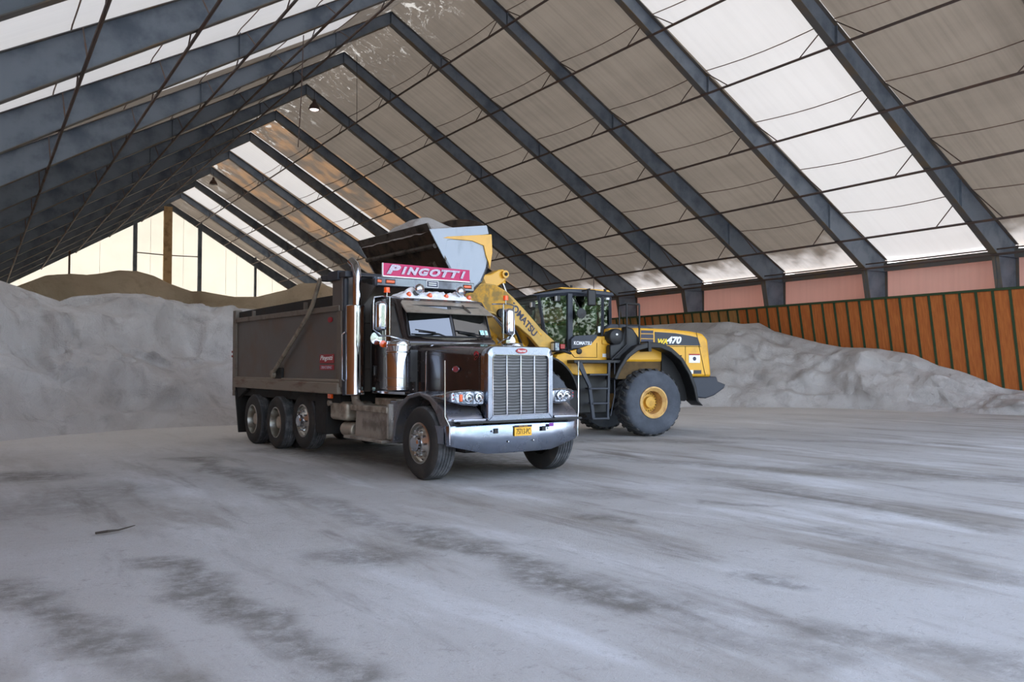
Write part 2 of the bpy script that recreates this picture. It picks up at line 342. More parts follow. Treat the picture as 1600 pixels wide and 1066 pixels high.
def text(s, name, m, parent, o, right, up, size, width=None, shear=0, ext=.004, offset=0, space=1):
    """raised lettering: lower-left corner o, baseline along right"""
    cu = bpy.data.curves.new(name, 'FONT'); cu.body = s; cu.size = 1; cu.shear = shear; cu.extrude = ext/size; cu.offset = offset; cu.space_character = space
    t = bpy.data.objects.new('tmp_text', cu); COL.objects.link(t); dg = bpy.context.evaluated_depsgraph_get()
    me = bpy.data.meshes.new_from_object(t.evaluated_get(dg)); bpy.data.objects.remove(t); bpy.data.curves.remove(cu)
    xs = [v.co.x for v in me.vertices]; ys = [v.co.y for v in me.vertices]; x0, x1 = min(xs), max(xs); y0, y1 = min(ys), max(ys)
    sx = (width/(x1-x0)) if width else size; sy = size/(y1-y0) if width else size
    rv = Vector(right).normalized(); uv = Vector(up).normalized(); nv = rv.cross(uv)
    for v in me.vertices:
        x, y, z = (v.co.x-x0)*sx, (v.co.y-y0)*sy, v.co.z*size
        v.co = Vector(o)+rv*x+uv*y+nv*z
    me.materials.clear(); me.materials.append(M[m]); me.name = name
    ob = bpy.data.objects.new(name, me); COL.objects.link(ob)
    if parent: ob.parent = parent
    return ob
def copy_tree(o, parent=None):
    c = o.copy(); COL.objects.link(c); c.parent = parent
    for ch in list(o.children): copy_tree(ch, c)
    return c

# ------------------------------------------------------------------ shed structure
RX, RZ, KX, KZ, SP, Y0 = 14.44, 16.10, 31.25, 5.745, 5.332, 31.80
OX = 32.75; LX = 2*RX-OX; YF = Y0-6*SP; YE = Y0+9*SP     # outer side walls, front opening, end gable
slope = (RZ-KZ)/(KX-RX)
def under(x):   # height of the frames' lower flange
    return RZ-slope*abs(x-RX)
TZ0, TZ1 = 16.72, 6.30
def skin(x):    # height of the roof fabric
    return TZ0-(TZ0-TZ1)/(OX-RX)*abs(x-RX)
fl = MB(); fl.add([(-60, -70, 0), (90, -70, 0), (90, 110, 0), (-60, 110, 0)], [(0, 1, 2, 3)])
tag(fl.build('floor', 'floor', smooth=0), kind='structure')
# roof fabric, one panel per bay and slope so that white and tan bays alternate
WR = {-6, -3, 4, 7}; WL = {-6, -3, -2, -1}  # unseen front bay is made white on both slopes to add light inside
def fabric(x, y): return skin(x)
for side in (1, -1):
    xs = [RX+side*(OX+.25-RX)*t/8 for t in range(9)]
    me = MB(); mats = []
    for j in range(-6, 9):
        nn = 6
        for q in range(8):
            for r_ in range(nn):
                ya = Y0+j*SP+SP*r_/nn; yb = ya+SP/nn+(.35 if j == 8 and r_ == nn-1 else 0)
                sg = lambda y: -.10*math.sin(math.pi*((y-Y0-j*SP)/SP))
                zz = lambda x, y: skin(x)+sg(y)
                me.add([(xs[q], ya, zz(xs[q], ya)), (xs[q+1], ya, zz(xs[q+1], ya)), (xs[q+1], yb, zz(xs[q+1], yb)), (xs[q], yb, zz(xs[q], yb))], [(0, 1, 2, 3)])
                white = (j in WR) if side > 0 else (j in WL)
                org = side > 0 and j in (3, 5)
                mats.append(1 if (white and not (side < 0 and q == 0)) else (2 if org else 0))
    mesh = bpy.data.meshes.new('ceiling'); mesh.from_pydata(me.v, [], me.f)
    for n_ in ('tan', 'whiteroof', 'orange_roof'): mesh.materials.append(M[n_])
    for p, m_ in zip(mesh.polygons, mats): p.material_index = m_
    bm = bmesh.new(); bm.from_mesh(mesh); bmesh.ops.remove_doubles(bm, verts=bm.verts, dist=.001); bmesh.ops.recalc_face_normals(bm, faces=bm.faces); bm.to_mesh(mesh); bm.free()
    mesh.polygons.foreach_set('use_smooth', [True]*len(mesh.polygons))
    c = bpy.data.objects.new('ceiling_right' if side > 0 else 'ceiling_left', mesh); COL.objects.link(c); tag(c, kind='structure')
    # seams in the fabric, half way between the purlins, sagging a little in every bay
    for i in range(6):
        x = RX+side*(2.41+2.58*i); pts = []
        for j in range(-6, 9):
            for r_ in range(6):
                y = Y0+j*SP+SP*r_/6; pts.append((x, y, skin(x)-.05-.13*math.sin(math.pi*r_/6)))
        pts.append((x, YE-.05, skin(x)-.05))
        MB().tube(pts, .018, 5).build('seam', 'seam', c)
# gable at the far end
gw = MB(); gw.add([(LX, YE+.25, 0), (OX, YE+.25, 0), (OX, YE+.25, TZ1), (RX, YE+.25, TZ0), (LX, YE+.25, TZ1)], [(0, 1, 2, 3, 4)])
ew = tag(gw.build('wall_end', 'endwall', smooth=0), kind='structure')
for x, w_, m_ in ((11.69, .16, 'steel'), (17.19, .16, 'steel'), (6.54, .07, 'pipe'), (22.3, .09, 'steel')):
    MB().box(x-w_, x+w_, YE-.15, YE+.15, 0, skin(x)-.1).build('mullion', m_, ew)
MB().box(14.05, 14.75, YE-.2, YE+.18, 0, 16.2).build('post', 'timber', ew)
MB().tube([(11.7, YE-.05, 11.86), (14.4, YE-.05, 11.78), (17.2, YE-.05, 11.84)], .05, 6).build('girt', 'pipe', ew)
for x in (3.0, 8.9, 13.0, 15.8, 19.6, 20.6, 24.0): MB().box(x-.012, x+.012, YE+.21, YE+.235, 0, skin(x)-.3).build('seam', 'white', ew)
# side walls: pink fabric above, leaning timber retaining wall below
for side, nm in ((1, 'right'), (-1, 'left')):
    X = lambda x: RX+side*(x-RX)
    b = MB(); b.box(min(X(OX), X(OX+.04)), max(X(OX), X(OX+.04)), YF, YE, 0, 5.82)
    wl = tag(b.build('wall_'+nm, 'pinkwall', smooth=0), kind='structure')
    MB().box(min(X(OX-.12), X(OX-.02)), max(X(OX-.12), X(OX-.02)), YF, YE, 5.74, 6.08).build('eave_rail', 'steel_flange', wl)
    b = MB(); ym = YE-.4
    for (ya, yb) in ((YF, ym),):
        xa, xb = X(31.36), X(32.2); t = .08*side
        b.add([(xa, ya, 4.47), (xb, ya, 0), (xb, yb, 0), (xa, yb, 4.47), (xa+t, ya, 4.47), (xb+t, ya, 0), (xb+t, yb, 0), (xa+t, yb, 4.47)],
              [(0, 1, 2, 3), (4, 7, 6, 5), (0, 3, 7, 4), (0, 4, 5, 1), (3, 2, 6, 7), (1, 5, 6, 2)])
    rw = tag(b.build('wall_%s_retaining' % nm, 'plywood', smooth=0), kind='structure')
    bb = MB(); y = YF+.3; dl = -side*.035
    while y < ym:
        wd = .045; xa, xb = X(31.36)+dl, X(32.2)+dl
        bb.add([(xa, y-wd, 4.46), (xb, y-wd, .0), (xb, y+wd, .0), (xa, y+wd, 4.46), (xa-dl*1.2, y-wd, 4.46), (xb-dl*1.2, y-wd, 0), (xb-dl*1.2, y+wd, 0), (xa-dl*1.2, y+wd, 4.46)],
               [(0, 1, 2, 3), (4, 7, 6, 5), (0, 3, 7, 4), (0, 4, 5, 1), (3, 2, 6, 7), (1, 5, 6, 2)])
        y += .61
    bb.box(min(X(31.30), X(31.46)), max(X(31.30), X(31.46)), YF, ym, 4.44, 4.53); bb.build('batten', 'green', rw)
# portal frames
def band(b, pts, w_, t):
    """flange: a plate of width w_ along y following pts in xz, thickness t upward"""
    n = len(pts); vs = []
    for y in (-w_/2, w_/2):
        for (x, z) in pts: vs += [(x, y, z), (x, y, z+t)]
    fs = []
    for i in range(n-1):
        a = 2*i; c_ = 2*n+2*i
        fs += [(a, a+2, c_+2, c_), (a+1, c_+1, c_+3, a+3), (a, a+1, a+3, a+2), (c_, c_+2, c_+3, c_+1)]
    fs += [(0, 2*n, 2*n+1, 1), (2*n-2, 2*n-1, 4*n-1, 4*n-2)]
    b.add(vs, fs)
fw = MB(); ff = MB()
for s_ in (1, -1):
    X = lambda x: RX+s_*(x-RX)
    low = [(X(RX), RZ), (X(22), under(22)), (X(29.3), under(29.3)), (X(KX), KZ)]
    top = [(X(RX), RZ+.50), (X(22), under(22)+.72), (X(29.3), under(29.3)+1.12), (X(OX-.03), 6.22)]
    fw.prism(low+[(X(32.35), 0), (X(OX-.03), 0)]+top[::-1], -.012, .012)
    band(ff, low, .26, -.025); band(ff, top, .26, .025)
    ff.prism([(X(KX), KZ), (X(32.35), 0), (X(32.37), 0), (X(KX+.025), KZ)], -.13, .13)
    ff.box(min(X(OX-.05), X(OX-.03)), max(X(OX-.05), X(OX-.03)), -.13, .13, 0, 6.2)
    fw.box(min(X(KX), X(OX-.03)), max(X(KX), X(OX-.03)), -.1, .1, KZ-.02, KZ)
    for x in (RX+2.4, RX+7.6, 28.9): # stiffeners
        d = {0: .5}; z = under(x); fw.box(min(X(x), X(x+.02)), max(X(x), X(x+.02)), -.1, .1, z, z+.52+(x-RX)*.035)
fw.box(RX-.012, RX+.012, -.12, .12, RZ, RZ+.5)
proto = None
where = {9: 'standing against the bright cream end gable', -7: 'at the open front of the shed'}
ords = ['first', 'second', 'third', 'fourth', 'fifth', 'sixth', 'seventh', 'eighth', 'ninth']
for j in range(9, -7, -1):
    if proto is None:
        fr = empty('portal_frame', (0, Y0+j*SP, 0)); fw.build('web', 'steel', fr, smooth=0); ff.build('flange', 'steel_flange', fr, smooth=0); proto = fr
    else:
        fr = copy_tree(proto); fr.location = (0, Y0+j*SP, 0)
    if j == 9: lb = 'blue-grey steel roof frame standing against the bright cream end gable'
    elif j >= 5: lb = 'blue-grey steel roof frame, %s one in front of the cream end gable' % ords[8-j]
    elif j >= -2: lb = 'blue-grey steel roof frame, its right column %s from the right edge of the photo' % ords[1+(j+3)-1]
    elif j == -3: lb = 'blue-grey steel roof frame whose right column stands at the right edge of the photo'
    else: lb = 'blue-grey steel roof frame, near the camera, %s' % {-4: 'lowest of the big ones crossing the top left', -5: 'beside the camera, second from the open front edge', -6: 'forming the open front edge of the shed'}[j]
    tag(fr, lb, 'steel frame', 'portal frames of the shed')
# purlins with kicker braces
rows = [RX+2.28, RX+4.85, RX+7.42, RX+9.98, RX+12.52, RX+15.05, RX+16.68]
names = ['highest', 'second highest', 'third highest', 'fourth highest', 'fifth highest', 'second lowest', 'lowest, along the eave']
for side in (1, -1):
    for i, xr in enumerate(rows):
        x = RX+side*(xr-RX); z = under(xr)-.085
        p = MB().tube([(x, YF, z), (x, YE-.2, z)], .045, 8).build('purlin_pipe', 'pipe')
        tag(p, 'long rusty brown pipe running under the %s roof slope, %s' % ('right' if side > 0 else 'left', names[i]), 'purlin', 'pipes running along the roof frames')
        if i < 6:
            xd = xr-RX; dp = .5+.22*xd/7.56 if xd < 7.56 else .72+.4*(xd-7.56)/7.3
            b = MB().tube([(0, 1.2, 0), (0, .12, dp+.07)], .02, 6).build('brace', 'pipe', p); first = b; b.location = (x, Y0+8*SP, z)
            for j in range(8, -6, -1):
                for sg in (1, -1):
                    if j == 8 and sg == 1: continue
                    c = first.copy(); COL.objects.link(c); c.location = (x, Y0+j*SP, z); c.scale = (1, sg, 1); c.parent = p
        else:
            MB().tube([(x+side*.25, YF, z+.22), (x+side*.25, YE-.2, z+.22)], .03, 6).build('upper_pipe', 'pipe', p)
# hanging lamps and cords at the ridge
def highbay(y, z, m_, lb):
    e = empty('high_bay_lamp', (RX, y, z), 0, lb, 'lamp', 'high bay lamps under the ridge')
    MB().lathe([(.28, -.02), (.30, 0), (.22, .2), (.1, .34), (.08, .5), (.0, .52)], axis='z', seg=24).build('housing', 'housing', e)
    MB().lathe([(.0, -.07), (.15, -.06), (.27, 0)], axis='z', seg=24).build('lens', m_, e)
    MB().tube([(0, 0, .5), (0, 0, 15.98-z)], .015, 6).build('cord', 'black', e)
highbay(42.46-1.3, 14.95, 'lamp_lit', 'glowing bell shaped lamp hanging under the ridge')
highbay(64.14-1.3, 15.1, 'lamp_off', 'dark unlit bell shaped lamp hanging far back under the ridge')
tag(MB().tube([(RX, 35.47, 16.0), (RX+.02, 35.47, 12.88)], .012, 5).build('hanging_cord', 'black'), 'thin dark cord hanging straight down from the ridge above the truck', 'cord')
tag(MB().tube([(8.9, 26.47, 12.6), (8.83, 26.45, 10.5), (8.74, 26.45, 8.85)], .018, 5).build('hanging_cord', 'pipe'), 'thin brown cord hanging from the left roof slope left of the glowing lamp', 'cord')

# ------------------------------------------------------------------ salt piles
def fbm(p, o=4): return noise.fractal(Vector(p), 1.0, 2.0, o)
def pile(name, pts, m_, label, rough=.25, nu=140, nv=44, back=14, seed=0, prof=None, cliff=0):
    """pts: list of (base x,y, crest x,y,z); surface rises from base to crest and falls behind it"""
    b = MB(); vs = []; fs = []
    n = len(pts)-1
    def at(u):
        t = u*n; i = min(int(t), n-1); f = t-i; f = f*f*(3-2*f) if False else f
        a, c = pts[i], pts[i+1]; return [a[k]*(1-f)+c[k]*f for k in range(5)]
    for i in range(nu+1):
        bx, by, cx, cy, cz = at(i/nu)
        dx, dy = cx-bx, cy-by; L = math.hypot(dx, dy) or 1; ux, uy = dx/L, dy/L
        for j in range(nv+1):
            t = j/nv
            if t < .68:
                q = t/.68; pr = prof(q, i/nu) if prof else q**.9
                x, y, z = bx+dx*q, by+dy*q, cz*pr
                wgt = min(1, 4*q)*min(1, (1-q)*5+.12)
            else:
                q = (t-.68)/.32; x, y, z = cx+ux*back*q, cy+uy*back*q, cz*(1-q**1.3*.98); wgt = min(1, q*5)*(1-q)+.1
            a = fbm((x*.45+seed, y*.45, z*.45), 5)*rough*wgt; c_ = fbm((x*.16+seed, y*.16+5, 1), 3)*rough*1.8*wgt
            rd = 1-abs(noise.noise(Vector((x*.55+seed, y*.55+z*.3, z*.55)))*2.2); a += (max(0, rd)**3*.38-.1)*rough*wgt; a += fbm((x*1.8+seed, y*1.8, z*1.8), 3)*.12*rough*wgt
            x -= ux*(a*1.6+c_)*(t < .68); y -= uy*(a*1.6+c_)*(t < .68); z += (a*.6+c_*.5)
            if j == 0: z = -.05
            x = max(LX+.15, min(31.45+max(0, (4.4-z))*.19, x)) if abs(x-RX) > 12 else x
            vs.append((x, y, z))
    for i in range(nu):
        for j in range(nv):
            a = i*(nv+1)+j; fs.append((a, a+nv+1, a+nv+2, a+1))
    b.add(vs, fs); o = b.build(name, m_, smooth=180); tag(o, label, 'salt pile', kind='stuff'); return o
def pl(q, tab):
    for (a, b), (c, d) in zip(tab, tab[1:]):
        if q <= c: t = (q-a)/(c-a); t = t*t*(3-2*t); return b+(d-b)*t
    return tab[-1][1]
left = [(-2.1, 19.6, -2.2, 26.0, 4.4), (-.87, 20.59, -1.18, 26.0, 4.08), (.47, 21.45, .50, 26.0, 3.94), (1.11, 22.02, 1.07, 26.5, 3.79), (1.81, 22.65, 1.98, 27.0, 3.56), (2.08, 22.69, 2.35, 27.5, 3.72), (3.35, 23.6, 3.56, 28.0, 3.91), (4.32, 23.79, 4.46, 28.5, 3.96), (5.01, 23.92, 5.26, 29.0, 3.84),
        (6.09, 23.81, 6.63, 29.5, 3.65), (7.16, 24.07, 8.7, 31.0, 3.77), (8.64, 24.49, 11.34, 33.0, 3.8), (10.15, 24.63, 14.39, 35.0, 3.6), (12.27, 25.33, 16.93, 35.0, 2.6)]
pile('salt_pile', left, 'pile', 'large grey road salt pile with a steep dug face at the left behind the truck', rough=.42, nu=220, nv=80, back=8, seed=1,
     prof=lambda q, u: pl(q, [(0, 0), (.16, .10), (.34, .42), (.5, .50), (.62, .80), (.8, .93), (1, 1)]))
brown = [(-2.0, 40, -2.2, 52, 4.6), (.38, 41, -.69, 52, 5.12), (2.48, 41, 1.65, 52, 6.05), (3.83, 42, 3.14, 53, 6.86), (4.95, 43, 4.39, 54, 7.11), (5.97, 44, 5.52, 55, 7.24), (7.58, 45, 7.31, 56, 7.72), (8.63, 46, 8.48, 57, 7.86), (9.48, 46, 9.43, 57, 7.63), (10.39, 46, 10.43, 57, 7.15),
         (11.38, 45, 11.54, 56, 6.63), (11.79, 44, 11.99, 55, 6.57), (13.4, 43, 13.77, 54, 6.22), (14.71, 43, 15.23, 54, 6.29), (16.52, 43, 17.25, 54, 6.93), (17.26, 43, 18.06, 54, 7.4), (18.45, 43, 19.39, 54, 7.44), (19.22, 43, 20.25, 54, 7.22), (20.98, 43, 22.2, 54, 6.5), (23.6, 43, 25.1, 54, 4.6)]
brown = [(a, b_+5, c, d, e) for a, b_, c, d, e in brown]
pile('old_salt_pile', brown, 'oldpile', 'smooth tan brown salt pile rising behind the grey pile, in front of the cream end gable', rough=.24, nu=120, nv=30, back=14, seed=9)
right = [(30.9, 11.2, 31.6, 11.0, .25), (30.5, 12.8, 31.7, 13.3, .6), (29.9, 14.4, 31.7, 15.11, .80), (29.6, 15.6, 31.7, 15.9, .92), (29.4, 16.5, 31.6, 16.6, 1.22), (29.2, 17.2, 31.5, 17.3, 1.5), (29.1, 17.8, 31.4, 18.1, 1.72), (29.2, 18.7, 31.3, 19.0, 2.14), (29.1, 19.5, 31.3, 19.7, 2.25), (28.9, 20.3, 31.2, 20.5, 2.36), (28.3, 21.2, 31.1, 22.0, 2.47),
         (27.9, 22.1, 31.1, 23.4, 2.75), (27.25, 22.55, 31.0, 24.8, 3.1), (26.8, 22.8, 31.0, 25.6, 3.3), (26.26, 23.18, 30.8, 26.3, 3.72), (26.1, 23.9, 30.0, 26.6, 3.63), (25.5, 24.35, 29.5, 27.3, 3.74), (23.5, 24.9, 29.0, 29.8, 3.84), (21.9, 25.4, 28.5, 32.0, 3.8), (20.3, 25.8, 27.5, 33.9, 3.85),
         (19.0, 26.6, 26.0, 36.4, 3.9), (17.3, 27.2, 24.0, 37.8, 3.78), (15.9, 27.5, 22.0, 38.1, 3.4), (14.7, 27.7, 19.0, 36.4, 2.0)]
pile('salt_pile', right, 'pile', 'grey road salt pile banked against the orange timber wall behind the loader', rough=.34, nu=200, nv=60, back=3.5, seed=21,
     prof=lambda q, u: pl(q, [(0, 0), (.2, .2), (.5, .56), (.75, .8), (1, 1)]))
# stick on the floor
tag(MB().tube([(1.0, 8.98, .02), (1.1, 8.93, .035), (1.2, 8.97, .03), (1.36, 9.03, .05)], [.012, .014, .01, .004], 6).build('stick', 'twig'), 'thin dark stick lying on the salty ground at the left', 'stick')

# ------------------------------------------------------------------ dump truck (x forward, y to its left, z up)
T = empty('dump_truck', (6.648, 10.966, 0), math.atan2(-.9985, .055), 'dark brown dump truck with chrome grille and magenta sign, standing under the loader bucket', 'dump truck')
def truck_wheel(x, y, side, r, wdt, rim_r, kind, z=None):
    """side -1 near, 1 far; outer face looks along side*y"""
    z = r if z is None else z; s = side
    P = [(rim_r, 0), (rim_r+.02, .012), (r*.80, .028), (r*.93, .008), (r*.965, -.012), (r*.985, -.03)]
    g = []; n = 5; tw = wdt-.06
    for i in range(n):
        a = -.03-tw*i/n; b_ = -.03-tw*(i+1)/n; g += [(r, a-.006), (r, b_+.008), (r-.014, b_+.006), (r-.014, b_-.002)]
    P += g+[(r*.97, -wdt+.01), (r*.9, -wdt-.01), (rim_r, -wdt), (rim_r-.01, -wdt*.5), (rim_r-.01, -.02)]
    m = MB(); c = (x, y, z); prof = [(a, b_*-s*-1) for a, b_ in P]
    rings = []; seg = 64
    for a, b_ in P:
        rings.append([(x+a*math.cos(2*math.pi*k/seg), y+s*b_, z+a*math.sin(2*math.pi*k/seg)) for k in range(seg)])
    rings.append(rings[0]); m.loft(rings, cap=False)
    w_ = m.build('wheel', 'rubber', T); w_.data.materials.append(M['rubber_tread'])
    for p in w_.data.polygons:
        if math.hypot(p.center[0]-x, p.center[2]-z) > r*.965: p.material_index = 1
    def disc(prof, name, mt):
        rr = [[(x+max(a, .0005)*math.cos(2*math.pi*k/48), y+s*b_, z+max(a, .0005)*math.sin(2*math.pi*k/48)) for k in range(48)] for a, b_ in prof]
        b = MB(); b.loft(rr, cap=True); return b.build(name, mt, w_, smooth=35)
    R_ = rim_r+.012
    if kind == 'front':
        disc([(R_, -.10), (R_, .012), (R_-.025, .018), (R_-.035, -.03), (R_*.80, -.05), (R_*.62, -.01), (R_*.45, .035), (.0, .04)], 'rim', 'alu')
        h = MB()
        for k in range(10):
            a = 2*math.pi*k/10; cx, cz = x+R_*.60*math.cos(a), z+R_*.60*math.sin(a)
            h.lathe([(.018, .0*s), (.018, .05*s), (.006, .062*s)], (cx, y-.005*s, cz), 'y', 8)
        h.build('lug_nuts', 'chrome', w_)
        hh = MB()
        for k in range(10):
            a = 2*math.pi*(k+.5)/10; cx, cz = x+R_*.83*math.cos(a), z+R_*.83*math.sin(a); hh.lathe([(.021, 0), (.021, .004*s)], (cx, y-.048*s, cz), 'y', 10)
        hh.build('hand_holes', 'black', w_)
        disc([(.12, .0), (.115, .09), (.09, .11), (0, .112)], 'hub', 'chrome')
    else:
        disc([(R_, -.26), (R_, .01), (R_-.02, .016), (R_-.03, -.05), (R_-.04, -.19), (R_*.5, -.22), (0, -.22)], 'rim', 'alu')
        disc([(.13, -.22), (.12, -.06), (.10, -.045), (0, -.045)], 'hub', 'alu_dusty')
    return w_
for s in (-1, 1):
    truck_wheel(.06, 1.24*s, s, .53, .30, .288, 'front')
    truck_wheel(-4.58, 1.14*s, s, .545, .28, .30, 'front', .61)
    for xx in (-5.68, -7.06):
        truck_wheel(xx, 1.27*s, s, .525, .26, .295, 'rear')
        truck_wheel(xx, .93*s, s, .525, .26, .295, 'rear')
b = MB()
for s in (-1, 1): b.box(-8.2, .72, s*.42-.05, s*.42+.05, .72, .98)
for x in (-7.9, -6.3, -5.0, -3.6, -2.2, -.6, .6): b.box(x-.06, x+.06, -.4, .4, .74, .94)
b.build('chassis_frame', 'chassis', T)
b = MB()
for x in (.06, -4.62, -5.68, -7.06): b.tube([(x, -1.0, .53), (x, 1.0, .53)], .07, 10)
for x in (-5.68, -7.06): b.lathe([(.0, -.25), (.16, -.16), (.2, 0), (.16, .16), (.0, .25)], (x, 0, .53), 'y', 16)
b.tube([(-5.6, 0, .6), (-1.6, 0, .75)], .06, 10); b.box(-1.6, .45, -.3, .3, .5, 1.1); b.box(.3, .75, -.9, .9, .42, .6)
b.build('axles_and_driveline', 'chassis', T)
# dump bed
b = MB()
X0, X1, H0, H1, HW = -8.38, -2.72, 1.33, 2.64, 1.22
wall_t = .05
for s in (-1, 1):
    b.prism([(X0, H0), (X1, H0), (X1, H1), (X0, H1+.02)], s*HW, s*(HW-wall_t))
b.box(X0, X1, -HW, HW, H0-.02, H0+.06); b.box(X0, X0+.05, -HW, HW, H0, H1+.02)
bed = b.build('dump_bed', 'bed', T)
b = MB()
for s in (-1, 1):
    b.prism([(X0-.02, H1+.0), (X1+.02, H1-.04), (X1+.02, H1+.06), (X0-.02, H1+.1)], s*HW-.05, s*HW+.05)
b.build('top_rail', 'bedtrim', bed, .012)
b = MB()
for s in (-1, 1):
    b.box(X0-.1, X0+.1, s*1.2-.07, s*1.2+.08, 1.1, 2.92); b.box(X1-.12, X1+.06, s*1.2-.05, s*1.2+.07, H0-.05, H1+.05)
b.build('corner_post', 'bedtrim', bed, .015)
b = MB()
for s in (-1, 1): b.prism([(X0, 1.18), (X1, 1.16), (X1, 1.36), (X0, 1.38)], s*1.16, s*1.29); b.prism([(X0, 1.36), (X1, 1.36), (X1, 1.42), (X0, 1.42)], s*1.2, s*1.27)
b.build('lower_rail', 'bedlow', bed, .02)
b = MB()
for s in (-1, 1): b.prism([(X0+.1, 2.72), (X1, 2.66), (X1, 2.9), (-4.2, 2.9), (X0+.1, 2.88)], s*1.19, s*1.15)
b.build('sideboard', 'board', bed)
b = MB()
for x in (-7.2, -4.3): 
    for s in (-1, 1): b.box(x-.04, x+.04, s*1.18, s*1.25, 2.68, 2.85)
b.build('board_bracket', 'bedtrim', bed)
# headboard, cab shield
b = MB(); b.box(-2.72, -2.62, -1.22, 1.22, 1.2, 3.2); b.box(-3.02, -2.62, -1.25, -1.17, 2.6, 3.22); b.box(-3.02, -2.62, 1.17, 1.25, 2.6, 3.22)
b.box(-2.62, -2.58, -1.22, 1.22, 1.6, 1.72); b.box(-2.62, -2.58, -1.22, 1.22, 2.4, 2.52)
b.build('headboard', 'bed', bed, .01)
for s in (-1, 1): MB().tube([(-2.6, s*1.19, 1.15), (-2.6, s*1.19, 3.15)], .05, 8).build('front_pillar', 'dgrey', bed)
b = MB(); b.prism([(-2.7, 3.12), (-1.98, 2.98), (-1.94, 3.0), (-1.94, 3.15), (-2.7, 3.24)], -.93, 1.02); b.build('cab_shield', mat('dull_shield_steel', srgb(112, 116, 124), .22, .9, srgb(84, 84, 88), 1.5), bed, .012)
for s in (-1, 1): MB().prism([(-2.65, 2.6), (-2.0, 3.0), (-2.0, 3.12), (-2.65, 3.15)], s*.91-.02, s*.91+.01).build('shield_gusset', 'bed', bed)
# tarp gear
b = MB(); b.box(-3.5, -2.45, -1.27, -1.12, 3.17, 3.27); b.tube([(-2.9, -1.2, 3.22), (-2.9, 1.2, 3.22)], .09, 12); b.box(-3.1, -2.7, -1.3, -1.1, 3.14, 3.3)
b.box(-3.5, -2.45, 1.12, 1.27, 3.17, 3.27)
b.build('tarp_roller', 'dgrey', T, .01)
for s in (-1, 1):
    b = MB(); b.tube([(-5.76, s*1.31, 1.51), (-4.0, s*1.31, 2.56), (-3.76, s*1.31, 2.76), (-3.46, s*1.29, 3.22)], .04, 8)
    b.lathe([(.0, -.04), (.08, -.04), (.08, .04), (0, .04)], (-5.78, s*1.3, 1.49), 'y', 16); b.build('tarp_arm', 'arm', T)
    MB().box(-5.9, -5.4, s*1.24-.03, s*1.24+.03, 1.38, 1.62).build('arm_mount', 'chassis', T, .02)
# tail: light box, flaps
for s in (-1, 1):
    lb = MB().box(-8.62, -8.4, s*1.1-.12, s*1.1+.14, .98, 1.28).build('tail_light_box', 'bedtrim', T, .01)
    for z in (1.88, 1.98): MB().lathe([(.0, -.01), (.028, -.01), (.02, .01), (0, .012)], (-8.5, s*1.27, z), 'y', 10).build('marker_light', 'redlens', T)
    MB().prism([(-8.38, 1.28), (-8.3, 1.28), (-8.0, .18), (-8.06, .18)], s*.65, s*1.26).build('mud_flap', 'flap', T)
    MB().prism([(-8.38, 1.28), (-7.6, 1.28), (-7.62, 1.14), (-8.3, .9)], s*1.15, s*1.23).build('flap_bracket', 'chassis', T)
    MB().box(-3.97, -3.55, s*1.14-.3*s-.0, s*1.14, .42, 1.26).build('wheel_skirt', 'flap', T, .02) if False else MB().prism([(-3.98, 1.24), (-3.46, 1.2), (-3.46, .42), (-3.95, .42)], s*.7, s*1.16).build('wheel_skirt', 'flap', T, .03)
    # fenders over the rear axles
    MB().box(-8.2, -2.9, s*.45, s*1.14, 1.0 if s < 0 else 1.0, 1.2).build('inner_guard', 'chassis', T)
for s in (-1,):
    MB().box(-3.16, -3.02, -1.27, -1.22, 1.08, 1.22).build('side_marker', 'amber', T, .01)
    MB().lathe([(.0, -.03), (.05, -.03), (.04, .03), (0, .03)], (-3.1, -1.25, 1.0), 'y', 12).build('glad_hand', 'bedlow', T)
# red company plates on the bed side
pt = MB().box(-3.60, -2.98, -1.232, -1.224, 1.70, 1.86).build('company_plate', 'red', bed, .004)
text('Pingotti', 'lettering', 'white', pt, (-3.56, -1.234, 1.73), (1, 0, 0), (0, 0, 1), .11, .54, .3, .003)
pt = MB().box(-3.60, -2.98, -1.232, -1.224, 1.58, 1.67).build('company_plate', 'red', bed, .004)
text('TRUCKING', 'lettering', 'silverletter', pt, (-3.54, -1.234, 1.60), (1, 0, 0), (0, 0, 1), .05, .48, .2, .003)
MB().prism([(-3.16+.1*math.cos(a*.4), 2.47+.05*math.sin(a*.4)) for a in range(16)], -1.232, -1.224).build('oval_badge', 'red', bed)
